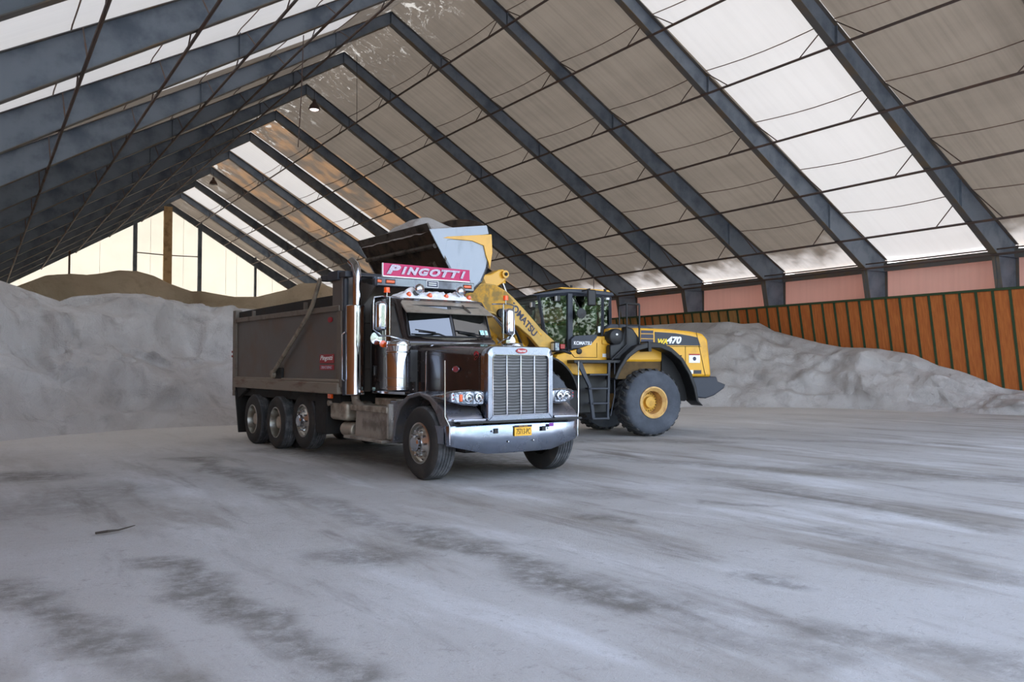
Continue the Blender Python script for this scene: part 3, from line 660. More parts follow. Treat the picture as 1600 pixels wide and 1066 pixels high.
# cab
cp = [(-2.3, 1.18), (-1.0, 1.18), (-1.0, 2.06), (-1.12, 2.12), (-1.32, 2.66), (-1.42, 2.76), (-1.6, 2.80), (-2.2, 2.82), (-2.3, 2.76)]
def ring(y, k=0): return [(x+(k if x > -1.2 else 0), y, z) for x, z in cp]
b = MB(); b.prism(cp, -.86, .86); cab = b.build('cab', 'brown', T, .045, seg=3)
MB().prism([(-.98, 2.12), (-1.10, 2.09), (-1.30, 2.62), (-1.16, 2.62)], -.022, .022).build('windshield_divider', 'darkpaint', cab)
for s in (-1, 1):
    # windshield halves on the raked front
    o = Vector((-1.10, 0, 2.135)); e = Vector((-1.28, 0, 2.62)); nrm = Vector((.49, 0, .18)).normalized()*.012
    b = MB(); ya, yb = s*.035, s*.76; P = [(o.x+.10, ya, o.z), (o.x, yb, o.z), (e.x, yb-.02*s, e.z), (e.x+.10, ya, e.z)]
    b.add([tuple(Vector(p)+nrm*1.6) for p in P]+[tuple(Vector(p)-nrm) for p in P], [(0, 1, 2, 3), (7, 6, 5, 4), (0, 4, 5, 1), (1, 5, 6, 2), (2, 6, 7, 3), (3, 7, 4, 0)])
    b.build('windshield', 'glass_dark', cab)
    b = MB(); b.tube([(-1.0, s*.38+.25, 2.12), (-1.02, s*.38+.1, 2.17), (-1.0, s*.38-.28, 2.20)], .013, 6); b.tube([(-.98, s*.38+.02, 2.19), (-1.01, s*.38-.34, 2.23)], .01, 6); b.build('wiper', 'black', cab)
b = MB(); P = [Vector((-1.10+(.1 if y == 0 else 0), y, 2.125)) for y in (-.79, 0, .79)]+[Vector((-1.28+(.1 if y == 0 else 0), y, 2.63)) for y in (.77, 0, -.77)]
b.tube([tuple(p+nrm) for p in P]+[tuple(P[0]+nrm)], .016, 8); b.build('windshield_seal', 'black', cab)
MB().prism([(-1.13, -.79), (-1.0, 0), (-1.13, .79)], 2.06, 2.125, 'z').build('cowl_wedge', 'brown', cab, .01)
tg = MB(); 
q = Vector((-1.055, 0, 2.165))+nrm*1.7
for y0, y1 in ((.56, .64), (.66, .71)):
    tg.add([(q.x-.005, y0, q.z), (q.x-.005, y1, q.z), (q.x-.045, y1, q.z+.08), (q.x-.045, y0, q.z+.08)], [(0, 1, 2, 3)])
tg.build('inspection_sticker', 'teal', cab)
for s in (-1, 1):
    y = s*.862
    b = MB(); b.prism([(-2.22, 2.06), (-1.2, 2.06), (-1.24, 2.18), (-1.44, 2.62), (-2.22, 2.66)], y-.006, y+.006); b.build('side_window', 'glass_dark', cab)
    d = MB(); d.prism([(-2.25, 1.26), (-1.12, 1.26), (-1.12, 2.02), (-2.25, 2.02)], y-.008, y+.008); d = d.build('door', 'brown', cab, .006)
    MB().tube([(-2.26, y+s*.012, 1.25), (-2.26, y+s*.012, 2.7), (-1.46, y+s*.012, 2.67), (-1.17, y+s*.012, 2.08), (-1.1, y+s*.012, 1.25), (-2.26, y+s*.012, 1.25)], .007, 5).build('door_seam', 'black', cab)
    MB().box(-2.16, -2.06, y, y+s*.03, 1.48, 1.66).build('door_handle', 'black', d, .01)
    MB().box(-2.13, -2.1, y+s*.02, y+s*.04, 1.5, 1.64).build('handle_insert', 'chrome', d)
    MB().box(-2.25, -1.05, y-.01, y+s*.025, 1.19, 1.235).build('sill_trim', 'chrome', cab, .004)
MB().box(-2.19, -2.1, -.878, -.868, 1.21, 1.29).build('blue_decal', 'teal', cab)
# cowl rivet strip and hood
b = MB(); b.prism([(-1.02, 1.22), (-.86, 1.22), (-.86, 1.9), (-1.02, 1.98)], -.80, .80); cw = b.build('cowl', 'darkpaint', T, .02)
rv = MB()
for s in (-1, 1):
    for k in range(11): rv.lathe([(0, 0), (.012, 0), (.009, s*.008), (0, s*.01)], (-.93, s*.80, 1.28+k*.058), 'y', 8)
rv.build('rivets', 'chrome', cw)
def hood_ring(x, hw, top, rr=.14, bot=1.08):
    P = [(x, -hw, bot)]
    for k in range(7):
        a = math.pi-k*math.pi/12; P.append((x, -hw+rr+rr*math.cos(a), top-rr+rr*math.sin(a)))
    for k in range(1, 4): P.append((x, (-hw+rr)+(2*hw-2*rr)*k/4, top+.035*math.sin(math.pi*k/4)))
    for k in range(7):
        a = math.pi/2-k*math.pi/12; P.append((x, hw-rr+rr*math.cos(a), top-rr+rr*math.sin(a)))
    P.append((x, hw, bot)); return P
b = MB(); b.loft([hood_ring(-.95, .77, 1.99), hood_ring(-.5, .73, 1.975), hood_ring(0, .68, 1.95), hood_ring(.72, .60, 1.905)]); hood = b.build('hood', 'brown', T, smooth=50)
MB().loft([hood_ring(.70, .606, 1.912, bot=.9), hood_ring(.80, .592, 1.90, bot=.9)]).build('grille_surround_side', M['chrome_dusty'], hood, smooth=50)
rv = MB()
for s in (-1, 1):
    for k in range(26): rv.lathe([(0, 0), (.006, 0), (0, s*.006)], (.66, s*.607, 1.12+k*.026), 'y', 6)
rv.build('rivets', 'chrome', hood)
MB().tube([(-.62, -.752, 1.12), (-.62, -.748, 1.85), (-.60, -.66, 1.97), (-.58, 0, 2.02), (-.60, .66, 1.97), (-.62, .748, 1.85), (-.62, .752, 1.12)], .008, 6).build('hood_seam', 'chrome', hood)
for s in (-1, 1):
    e_ = MB(); e_.prism([(.14+.085*math.cos(2*math.pi*k/20), 1.60+.042*math.sin(2*math.pi*k/20)) for k in range(20)], s*.672, s*.682); e_ = e_.build('oval_emblem', 'red', hood)
    MB().tube([(.14+.088*math.cos(2*math.pi*k/20), s*.681, 1.60+.045*math.sin(2*math.pi*k/20)) for k in range(21)], .005, 5).build('emblem_rim', 'chrome', e_)
text('9', 'number_decal', 'red', hood, (.55, -.628, 1.73), (1, 0, 0), (0, 0, 1), .13, .12, .1, .003, .03)
MB().box(-.55, -.05, -.75, .75, 1.0, 1.1).build('engine_block', 'chassis', T)
# grille
def rrect(y0, y1, z0, z1, rt, rb, x, n=6):
    P = []
    for (cy, cz, r, a0) in ((y1-rt, z1-rt, rt, 0), (y0+rt, z1-rt, rt, 90), (y0+rb, z0+rb, rb, 180), (y1-rb, z0+rb, rb, 270)):
        for k in range(n+1): a = R(a0+90*k/n); P.append((x, cy+r*math.cos(a), cz+r*math.sin(a)))
    return P
b = MB(); b.loft([rrect(-.60, .60, .85, 1.93, .13, .01, .84), rrect(-.60, .60, .85, 1.93, .13, .01, .90), rrect(-.585, .585, .86, 1.918, .125, .01, .92), rrect(-.50, .50, .945, 1.80, .06, .02, .92), rrect(-.495, .495, .95, 1.795, .06, .02, .88)], cap=False)
gr = b.build('grille_shell', 'bumper', T, smooth=50)
MB().add(rrect(-.50, .50, .945, 1.80, .06, .02, .895), [tuple(range(28))]).build('grille_mesh', 'grille', gr, smooth=0)
for k in (-1, 0, 1): MB().box(.885, .915, k*.25-.011, k*.25+.011, .945, 1.80).build('grille_bar', 'chrome', gr, .004)
MB().tube([tuple(p) for p in rrect(-.505, .505, .94, 1.805, .06, .02, .92)]+[tuple(rrect(-.505, .505, .94, 1.805, .06, .02, .92)[0])], .008, 6).build('grille_rim', 'chrome', gr)
e_ = MB(); e_.prism([(.1*math.cos(2*math.pi*k/24), 1.866+.038*math.sin(2*math.pi*k/24)) for k in range(24)], .918, .932, 'x'); e_ = e_.build('oval_emblem', 'red', gr)
text('Peterbilt', 'lettering', 'white', e_, (.935, -.075, 1.848), (0, 1, 0), (0, 0, 1), .035, .15, .3, .002)
# bumper: slanted lower edge, swept corners
def bx(y): return .955-.045*max(0, (abs(y)-.7)/.5)**2-.03*(abs(y)/1.2)**2
ys = [-1.2, -1.17, -1.1, -.9, -.6, -.3, 0, .3, .6, .9, 1.1, 1.17, 1.2]
def bz(y): return .40 if abs(y) < .58 else .40+(abs(y)-.58)/.62*.14
b = MB(); rg = []
for yy in ys:
    y = yy; x = bx(y)-(.03 if abs(y) == 1.2 else 0)-(.05*yy/1.2 if yy > 0 else 0); z0 = bz(y); y = yy*.97 if yy > 0 else yy
    rg.append([(x-.03, y, .815), (x, y, .812), (x+.012, y, .79), (x+.012, y, z0+.03), (x-.01, y, z0), (x-.03, y, z0)])
b.loft(rg)
for s in (-1, 1): b.box(.45, .785 if s < 0 else .73, s*(1.2 if s < 0 else 1.16)-.01, s*(1.2 if s < 0 else 1.16)+.01, .56, .81)
bu = b.build('bumper', 'bumper', T, smooth=50)
MB().box(.55, .93, -1.1, 1.1, .84, .87).build('bumper_gap_cover', 'black', T)
for s in (-1, 1): MB().box(.60, .86, s*.62 if s > 0 else -1.16, 1.07 if s > 0 else -.62, .865, .905).build('valance_trim', 'chrome', T, .01)
for y in (-.46, .40):
    MB().box(.968, .985, y-.03, y+.03, .69, .76).build('tow_hole', 'black', bu)
tw = MB()
for y, z in ((-.53, .725), (.47, .725), (-.25, .56), (.2, .56)): tw.lathe([(0, 0), (.016, 0), (.01, .012), (0, .014)], (.975, y, z), 'x', 10)
tw.build('bumper_bolts', 'chrome', bu)
pp = MB().box(.98, .99, -.145, .165, .635, .79).build('license_plate', 'orangeplate', bu, .004)
MB().box(.988, .993, -.145, .165, .762, .79).build('plate_header', 'navy', pp)
text('NEW YORK', 'plate_lettering', 'orangeplate', pp, (.994, -.07, .768), (0, 1, 0), (0, 0, 1), .016, .16, 0, .002)
text('75713-PC', 'plate_lettering', 'blacktext', pp, (.992, -.115, .66), (0, 1, 0), (0, 0, 1), .08, .25, 0, .002)
MB().box(.976, .982, .50, .58, .75, .80).build('purple_sticker', 'purple', bu)
bu.location = (-.06, -.03, 0); gr.location = (-.05, -.01, 0)
# front fenders
for s in (-1, 1):
    y0, y1 = sorted((s*.62, s*(1.22 if s < 0 else 1.14))); b = MB()
    path = [(-.86, .46), (-.80, .80), (-.62, 1.07), (-.35, 1.22), (0, 1.275), (.3, 1.22), (.56, 1.10), (.72, 1.0), (.79, .91), (.80, .875), (.68, .58)]
    inner = [(-.79, .46), (-.73, .78), (-.57, 1.02), (-.32, 1.16), (0, 1.21), (.27, 1.14), (.46, .98), (.58, .80), (.60, .68), (.62, .62), (.64, .57)]
    rings = []
    for (ox, oz), (ix, iz) in zip(path, inner): rings.append([(ox, y1, oz-.03 if s > 0 else oz), (ox, y0, oz if s > 0 else oz-.0), (ix, y0, iz), (ix, y1, iz)])
    b.loft(rings); f_ = b.build('fender', 'fender', T, .02, smooth=60)
    # lamp pod
    pod = MB(); rg = []
    for y, zt, zb, xf in ((.60, 1.27, 1.14, .80), (.68, 1.30, 1.09, .88), (.80, 1.315, 1.08, .90), (1.0, 1.31, 1.10, .86), (1.15, 1.29, 1.14, .77), (1.24, 1.25, 1.18, .68)):
        zm = (zt+zb)/2; h = (zt-zb)/2
        rg.append([(xf+.0, s*y, zm-h*.75), (xf, s*y, zm+h*.75), (xf-.04, s*y, zt), (xf-.3, s*y, zt-.02), (xf-.34, s*y, zm), (xf-.3, s*y, zb+.02), (xf-.04, s*y, zb)])
    pod.loft(rg); pod = pod.build('headlight', 'chrome_dusty', T, .015, smooth=60)
    ln = MB(); ln.loft([[(xf+.012, s*y, zm-h), (xf+.012, s*y, zm+h), (xf-.01, s*y, zm+h), (xf-.01, s*y, zm-h)] for y, zm, h, xf in ((.70, 1.195, .078, .885), (.80, 1.2, .088, .90), (1.0, 1.205, .082, .862), (1.15, 1.21, .06, .77), (1.21, 1.212, .04, .712))])
    ln.build('headlight_lens', 'lens', pod, smooth=60)
    if s > 0: pod.location = (-.02, -.08, 0)
    for yy, xf in ((.78, .918), (.93, .892)):
        MB().lathe([(0, -.01), (.06, -.005), (.066, .008), (.055, .012), (.04, -.002), (0, .002)], (xf, s*yy, 1.2), 'x', 24).build('reflector', 'reflector', pod)
        MB().lathe([(0, 0), (.02, 0), (.014, .014), (0, .016)], (xf+.004, s*yy, 1.2), 'x', 14).build('bulb', 'dgrey', pod)
    if s < 0: MB().box(.845, .868, *sorted((s*1.02, s*1.07)), 1.15, 1.25).build('turn_signal', 'amber', pod, .008)
    for z in (1.185, 1.235): MB().lathe([(0, 0), (.012, 0), (0, .008)], (.80, s*1.13, z), 'x', 10).build('marker_lens', 'redlens', pod)
    # guide pole
    gy = 1.235 if s < 0 else 1.165; gx = 0 if s < 0 else -.12
    MB().tube([(.87+gx, s*gy, .56), (.87+gx, s*gy, .82), (.83+gx, s*(gy+.05), .95), (.83+gx, s*(gy+.055), 1.72)], .011, 8).build('guide_pole', 'chrome', T)
# visor, roof lights, spot lamps, salt on the roof
b = MB(); rg = []
for y in (-.84, -.8, -.4, 0, .4, .8, .84):
    k = 0 if abs(y) < .83 else -.05
    rg.append([(-1.50, y*.93, 2.79+k*.3), (-1.02+k, y, 2.515), (-1.03+k, y, 2.50), (-1.52, y*.93, 2.77+k*.3)])
b.loft(rg); vz = b.build('sun_visor', mat('visor_steel', srgb(182, 174, 162), .36, .65, srgb(160, 150, 138), 3), cab)
MB().tube([(-1.25, .32, 2.67), (-1.02, .34, 2.53)], .014, 6).build('visor_rib', 'chrome', vz)
for s, y in ((-1, -.36), (1, .46)):
    sp = MB().lathe([(0, -.12), (.05, -.11), (.085, -.04), (.09, 0), (.085, .01), (.06, .035), (0, .045)], (-1.5, y, 2.935), 'x', 24).build('spot_lamp', 'reflector', cab)
    MB().tube([(-1.53, y, 2.78), (-1.53, y, 2.88)], .014, 8).build('lamp_stem', 'chrome', sp)
for y in (-.56, -.16, .16, .62): MB().lathe([(0, -.09), (.03, -.08), (.045, 0), (.03, .025), (0, .03)], (-1.5, y, 2.835), 'x', 14).build('roof_marker', 'amber', cab)
MB().tube([(-1.9, -.3, 2.87), (-1.5, -.42, 2.87)], .05, 12).build('air_horn', 'black', cab)
# sign board on the shield
sg = MB(); sg.add([(-1.95, -.815, 3.175), (-1.95, .925, 3.165), (-1.97, .935, 3.385), (-1.97, -.80, 3.39), (-1.98, -.815, 3.175), (-1.98, .925, 3.165), (-2.0, .935, 3.385), (-2.0, -.80, 3.39)], [(0, 1, 2, 3), (7, 6, 5, 4), (0, 4, 5, 1), (1, 5, 6, 2), (2, 6, 7, 3), (3, 7, 4, 0)])
sg = sg.build('name_sign', 'pink', T); tag(sg, 'magenta name sign')
MB().box(-1.985, -1.945, -.82, .93, 3.155, 3.175).build('sign_rim', 'white', sg); MB().box(-1.985, -1.945, -.825, -.81, 3.16, 3.39).build('sign_rim', 'white', sg)
for ch, y, w_, h in (('P', -.75, .27, .165), ('I', -.47, .11, .135), ('N', -.37, .245, .135), ('G', -.135, .22, .135), ('O', .085, .22, .135), ('T', .32, .205, .135), ('T', .51, .205, .135), ('I', .72, .11, .135)):
    text(ch, 'letter', 'silverletter', sg, (-1.944, y, 3.215 if h < .14 else 3.205), (0, 1, 0), (0, 0, 1), h, w_, .35, .006, .06)
for y in (-.885, -.68, .87):
    MB().box(-1.945, -1.925, y-(.08 if y > -.8 else .04), y+(.08 if y > -.8 else .04), 3.05, 3.10).build('amber_marker', 'amber', bed, .015)
    MB().box(-1.95, -1.935, y-(.095 if y > -.8 else .05), y+(.095 if y > -.8 else .05), 3.035, 3.115).build('marker_bezel', 'black', bed, .01)
ml = MB().box(-1.95, -1.93, .03, .25, 3.03, 3.13).build('maker_plate', 'navy', bed); MB().box(-1.955, -1.935, .02, .26, 3.02, 3.14).build('plate_rim', 'white', ml)
MB().box(-1.932, -1.925, .06, .22, 3.09, 3.105).build('plate_line', 'white', ml); MB().box(-1.932, -1.925, .06, .22, 3.055, 3.07).build('plate_line', 'white', ml)
# exhaust stack with heat shield, on the truck's right
for s in (-1,):
    y = s*1.11; x = -2.38
    st = MB().tube([(x, y, 1.16), (x, y, 2.68)], .165, 28).build('exhaust_stack', 'chrome', T, .012)
    MB().tube([(x+.05, y, 2.66), (x+.05, y, 3.16), (x+.03, y, 3.28), (x-.03, y, 3.38), (x-.12, y+s*.03, 3.45)], .075, 20, cap=False).build('exhaust_pipe', 'chrome', st)
    MB().tube([(x-.03, y, 3.36), (x-.11, y+s*.027, 3.44)], .066, 16).build('pipe_bore', 'black', st)
    MB().tube([(x-.05, y+s*.17, 1.4), (x-.06, y+s*.21, 1.43), (x-.06, y+s*.21, 2.18), (x-.04, y+s*.17, 2.22)], .014, 8).build('grab_rail', 'chrome', st)
    MB().tube([(x+.0, y, 1.18), (x+.04, y, 1.05), (x+.22, y+.02, .96), (x+.3, y+.1*-s, .92)], .07, 14).build('elbow_pipe', 'bedlow', st)
# air cleaners
for s in (-1, 1):
    y = s*1.10; x = -.87; c = MB()
    c.lathe([(0, 1.25), (.15, 1.25), (.19, 1.28), (.19, 1.99), (.17, 2.03), (.05, 2.05), (0, 2.05)], (x, y, 0), 'z', 36); c = c.build('air_cleaner', 'chrome', T, smooth=50)
    for z in (1.32, 1.46, 1.86, 1.97): MB().lathe([(.19, z-.012), (.2, z-.008), (.2, z+.008), (.19, z+.012)], (x, y, 0), 'z', 36).build('clamp_band', 'chrome', c)
    MB().box(x-.05, x+.05, *sorted((s*.8, s*1.0)), 1.4, 1.9).build('bracket', 'darkpaint', c)
# mirrors
for s in (-1, 1):
    y = s*1.28; x = -1.1 if s < 0 else -1.22; b = MB()
    b.prism([(x-.09, 2.20), (x+.07, 2.20), (x+.07, 2.66), (x-.09, 2.66)], y-.09, y+.09); mr = b.build('side_mirror', 'chrome', T, .06, seg=4)
    MB().box(x-.11, x-.09, y-.09, y+.09, 2.22, 2.64).build('mirror_glass', 'glass_dark', mr, .01)
    yi = s*.88
    MB().tube([(x+.02, s*.9, 2.72), (x+.0, y-.02*s, 2.74), (x-.02, y+.11*s, 2.72), (x-.02, y+.12*s, 2.64), (x-.02, y+.12*s, 2.22), (x, y, 2.12), (x+.04, y-.12*s, 2.12), (x+.2, s*.9, 2.04)], .013, 8).build('mirror_bracket', 'chrome', mr)
    MB().tube([(x+.02, y-.14*s, 2.73), (x+.02, y-.14*s, 2.13)], .012, 8).build('mirror_post', 'chrome', mr)
    MB().lathe([(0, -.02), (.05, -.02), (.1, 0), (.1, .015), (0, .02)], (x-.05, y+.06*s, 2.08), 'x', 24).build('spot_mirror', 'chrome', mr)
    MB().lathe([(0, -.03), (.05, -.02), (.055, .02), (0, .035)], (x+.06, y+.0*s, 1.99), 'x', 16).build('mirror_marker', 'amber', mr)
    MB().tube([(x+.02, y-.09*s, 2.73), (x+.02, y-.09*s, 2.80)], .012, 8).build('beacon_stem', 'chrome', mr)
    MB().lathe([(0, 2.80), (.05, 2.80), (.05, 2.815), (.045, 2.82), (.045, 2.88), (0, 2.885)], (x+.02, y-.09*s, 0), 'z', 16).build('beacon', 'beacon', mr)
# step boxes, battery box, tanks
for s in (-1, 1):
    a_, b_ = sorted((s*.55, s*1.13)); b = MB(); ya = s*1.13
    b.prism([(-2.40, .46), (-1.16, .46), (-1.16, .94), (-2.36, .94)], *sorted((s*.55, s*1.1))); sb = b.build('step_box', 'tread', T, .02)
    MB().box(-2.44, -1.12, *sorted((s*.6, s*1.17)), .90, 1.0).build('step_lid', 'alu_dusty', sb, .015)
    MB().box(-2.55, -1.14, *sorted((s*.9, s*1.24)), .43, .48).build('lower_step', 'tread', sb, .01)
    MB().box(-1.95, -1.2, *sorted((s*.55, s*.95)), 1.0, 1.12).build('upper_step', 'alu_dusty', sb, .01)
    MB().box(-3.34, -2.66, *sorted((s*.6, s*1.15)), .70, 1.03).build('battery_box', 'alu_dusty', T, .07, seg=4)
    MB().tube([(-3.0, s*.98, .55), (-2.55, s*.98, .55)], .13, 20).build('air_tank', 'alu_dusty', T, .03)
    MB().prism([(-1.14, .46), (-.84, .46), (-.80, .8), (-.7, 1.1), (-1.14, 1.1)], *sorted((s*.6, s*1.1))).build('fender_skirt', 'fender', T, .01)
    MB().box(-1.16, -1.1, *sorted((s*.6, s*1.14)), .5, 1.05).build('bracket_plate', 'alu', T)
sb = MB(); P = []; nx, ny = 26, 40; random.seed(3)
vs = []; 
for i in range(nx+1):
    for j in range(ny+1):
        u, v = i/nx, j/ny; x = -2.05+.6*u; y = -.80+1.56*v; ed = min(1, 5*u, 5*(1-u))*min(1, 6*v, 7*(1-v))
        vs.append((x, y, 2.77+ed*(.125+.11*noise.noise(Vector((x*6, y*3.5, 2)))+.06*noise.noise(Vector((x*14, y*12, 2))))))
fs = [(i*(ny+1)+j, (i+1)*(ny+1)+j, (i+1)*(ny+1)+j+1, i*(ny+1)+j+1) for i in range(nx) for j in range(ny)]
sb.add(vs, fs); rs = sb.build('spilled_salt', 'salt', smooth=180)
rs.matrix_world = T.matrix_basis.copy(); rs.location = T.location; rs.rotation_euler = T.rotation_euler
tag(rs, 'lumpy white salt spilled over the roof of the truck cab', 'salt', kind='stuff')

# ------------------------------------------------------------------ wheel loader
LO = (13.669, 16.018, 0); LA = math.atan2(.175, -.983)
L = empty('wheel_loader', LO, LA, 'yellow wheel loader tipping salt over the truck', 'wheel loader')
JT = 1.725; ART = math.atan2(-.083, -.9965)-LA     # front frame turned at the hitch
F = empty('front_frame', (JT, 0, 0), ART, parent=L)
def fx(p): return (p[0]+JT,)+tuple(p[1:])          # front-axle based coordinates -> hitch based
def fpts(l): return [(a+JT, b) for a, b in l]
def loader_wheel(par, x, s):
    r, w_, rr = .80, .58, .37; y = s*1.42; seg = 72
    P = [(rr, -.02), (rr+.03, .0), (r*.62, .03), (r*.82, .035), (r*.92, .01), (r*.955, -.05), (r*.955, -w_+.05), (r*.9, -w_), (rr, -w_+.02), (rr-.02, -w_*.5)]
    m = MB(); rings = [[(x+a*math.cos(2*math.pi*k/seg), y+s*b_, r+a*math.sin(2*math.pi*k/seg)) for k in range(seg)] for a, b_ in P]; rings.append(rings[0]); m.loft(rings, cap=False)
    wh = m.build('wheel', 'ltire', par, smooth=50)
    t = MB(); n = 26
    for k in range(n):
        for h in (0, 1):
            a = 2*math.pi*(k+.5*h)/n; vs = []
            y0, y1 = (-.015, -.27) if h == 0 else (-.31, -w_+.015)
            for (yy, da, ra, rb) in ((y0, 0, r*.90, r*.985), (y0-.07*(1 if h == 0 else 0), .0, r*.94, r), (y1, .10 if h == 0 else -.0, r*.94, r)):
                pass
            sk = .11
            def pt(rad, yy, ang): return (x+rad*math.cos(ang), y+s*yy, r+rad*math.sin(ang))
            w2 = .062
            if h == 0: cs = [(-.005, 0, .90, .955), (-.06, .01, .93, 1.0), (-.30, sk, .94, 1.0)]
            else: cs = [(-w_+.005, 0, .90, .955), (-w_+.06, .01, .93, 1.0), (-w_+.30, sk, .94, 1.0)]
            rg = [[pt(r*lo, yy, a+d-w2), pt(r*hi, yy, a+d-w2*.8), pt(r*hi, yy, a+d+w2*.8), pt(r*lo, yy, a+d+w2)] for yy, d, lo, hi in cs]
            t.loft(rg)
    t.build('tread_lugs', 'ltread', wh, smooth=0)
    def disc(prof, nm, mt):
        rg = [[(x+max(a, .0005)*math.cos(2*math.pi*k/48), y+s*b_, r+max(a, .0005)*math.sin(2*math.pi*k/48)) for k in range(48)] for a, b_ in prof]
        return MB().loft(rg).build(nm, mt, wh, smooth=35)
    disc([(.34, -.4), (.375, -.02), (.375, .012), (.345, .02), (.325, .0), (.27, -.05), (.27, -.32), (.25, -.33), (0, -.33)], 'rim', 'rim')
    disc([(.24, -.33), (.235, -.25), (.14, -.23), (.13, -.14), (0, -.13)], 'hub', 'rimin')
    bo = MB()
    for k in range(20): a = 2*math.pi*k/20; bo.lathe([(0, 0), (.012, 0), (.012, s*.02), (0, s*.022)], (x+.205*math.cos(a), y-s*.245, r+.205*math.sin(a)), 'y', 6)
    bo.build('hub_bolts', 'chassis', wh)
for s in (-1, 1): loader_wheel(L, 0, s); loader_wheel(F, JT, s)
# rear body
b = MB(); b.prism([(1.0, 1.75), (1.0, 2.555), (.2, 2.575), (-.6, 2.565), (-1.3, 2.52), (-1.66, 2.47), (-1.82, 2.32), (-1.92, 1.39), (-1.3, 1.39), (-.9, 1.75)], -1.06, 1.06)
body = b.build('engine_hood', 'yellow', L, .07, seg=3)
MB().prism([(.9, 1.0), (.9, 1.9), (-1.3, 1.9), (-1.3, 1.0)], -.6, .6).build('rear_chassis', 'chassis', L)
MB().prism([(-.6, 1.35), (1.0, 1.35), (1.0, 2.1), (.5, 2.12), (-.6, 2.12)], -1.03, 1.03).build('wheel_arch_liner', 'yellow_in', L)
MB().prism([(1.0, 2.55), (.85, 2.66), (.1, 2.66), (-.35, 2.585), (-.35, 2.55)], -.7, .9).build('hood_top_cover', 'dgrey', L, .03)
MB().prism([(-.45, 1.0), (-.45, 2.1), (-.8, 1.84), (-1.08, 1.38), (-1.24, .9), (-1.1, .8)], -1.075, 1.075).build('arch_panel', 'chassis', L)
# panel gaps
sm = MB()
sm.tube([(-1.46, 1.066, 2.5), (-1.72, 1.066, 1.42)], .007, 4); sm.tube([(-1.14, 1.066, 2.14), (-1.14, 1.066, 1.4)], .006, 4); sm.tube([(-.2, 1.066, 2.14), (-1.6, 1.066, 2.14)], .006, 4)
sm.build('panel_gap', 'black', body)
for side in (1, -1):
    y = side*1.062
    MB().prism([(-.27, 2.165), (-1.58, 2.165), (-1.50, 2.365), (-1.3, 2.40), (-.85, 2.46), (-.26, 2.485)], *sorted((y, y+side*.008))).build('model_panel', 'dgrey', body)
    for z0, z1 in ((2.445, 2.515), (2.325, 2.425), (2.17, 2.305)): MB().prism([(.15-(z1-2.2)*.1, z0), (-.22, z0), (-.22, z1), (.12, z1)], *sorted((y, y+side*.006))).build('stripe', 'navy', body)
    v = MB()
    for k in range(6): v.box(-1.03, -.62, *sorted((y, y+side*.006)), 1.62+k*.055, 1.65+k*.055)
    v.build('vent_slots', 'chassis', body)
    text('WA', 'lettering', 'yellowletter', body, (-.34, y+side*.009, 2.19) if side > 0 else (-.72, y-.009, 2.19), (-1 if side > 0 else 1, 0, 0), (0, 0, 1), .13, .28, .25, .006, .05)
    text('470', 'lettering', 'white', body, (-.60, y+side*.009, 2.2) if side > 0 else (-.45, y-.009, 2.2), (-1 if side > 0 else 1, 0, 0), (0, 0, 1), .18, .42, .25, .006, .045)
MB().box(-1.56, -1.24, 1.06, 1.07, 1.74, 1.96).build('safety_sticker', 'white', body); MB().box(-1.56, -1.24, 1.062, 1.072, 1.925, 1.96).build('sticker_band', 'redlens', body)
MB().prism([(-1.4+.05*math.cos(a*.5), 1.84+.05*math.sin(a*.5)) for a in range(12)], 1.064, 1.074).build('sticker_ring', 'navy', body)
MB().box(-1.60, -1.38, 1.062, 1.07, 1.47, 1.56).build('small_sticker', 'dgrey', body); MB().box(-1.36, -1.26, 1.062, 1.07, 1.47, 1.56).build('small_sticker', 'white', body)
MB().box(-1.07, -.98, 1.06, 1.075, 1.62, 1.70).build('latch', 'chassis', body)
# counterweight
b = MB(); b.prism([(-1.28, 1.38), (-2.02, 1.40), (-2.06, 1.28), (-2.30, 1.20), (-2.24, 1.10), (-1.95, .93), (-1.7, .86), (-1.28, .90)], -1.12, 1.12); b.build('counterweight', 'dgrey', L, .03)
# fenders
for s in (1, -1):
    y0, y1 = sorted((s*.98, s*1.44)); b = MB()
    rg = []
    for px, pz, t in ((1.05, 1.36, .06), (.92, 1.62, .06), (.72, 1.90, .07), (.45, 2.10, .09), (.12, 2.19, .10), (-.2, 2.17, .09), (-.5, 2.06, .08), (-.8, 1.83, .07), (-1.03, 1.50, .07), (-1.17, 1.15, .06), (-1.24, .82, .05), (-1.38, .70, .04)):
        dx, dz = px, pz-.8; l = math.hypot(dx, dz); nx_, nz_ = dx/l, dz/l
        rg.append([(px+nx_*t*.4, y0, pz+nz_*t*.4), (px+nx_*t*.4, y1, pz+nz_*t*.4), (px-nx_*t, y1, pz-nz_*t), (px-nx_*t, y0, pz-nz_*t)])
    b.loft(rg); b.build('rear_fender', 'black', L, .02, smooth=50)
    MB().prism([(.08, 2.0), (.16, 2.0), (.16, 2.24), (.08, 2.24)], *sorted((s*1.0, s*1.46))).build('fender_joint', 'black', L)
    b = MB(); b.arch(JT, .85, 1.0, 1.04, 25, 165, *sorted((s*.85, s*1.42)), n=16); b.build('front_fender', 'black', F, smooth=50)
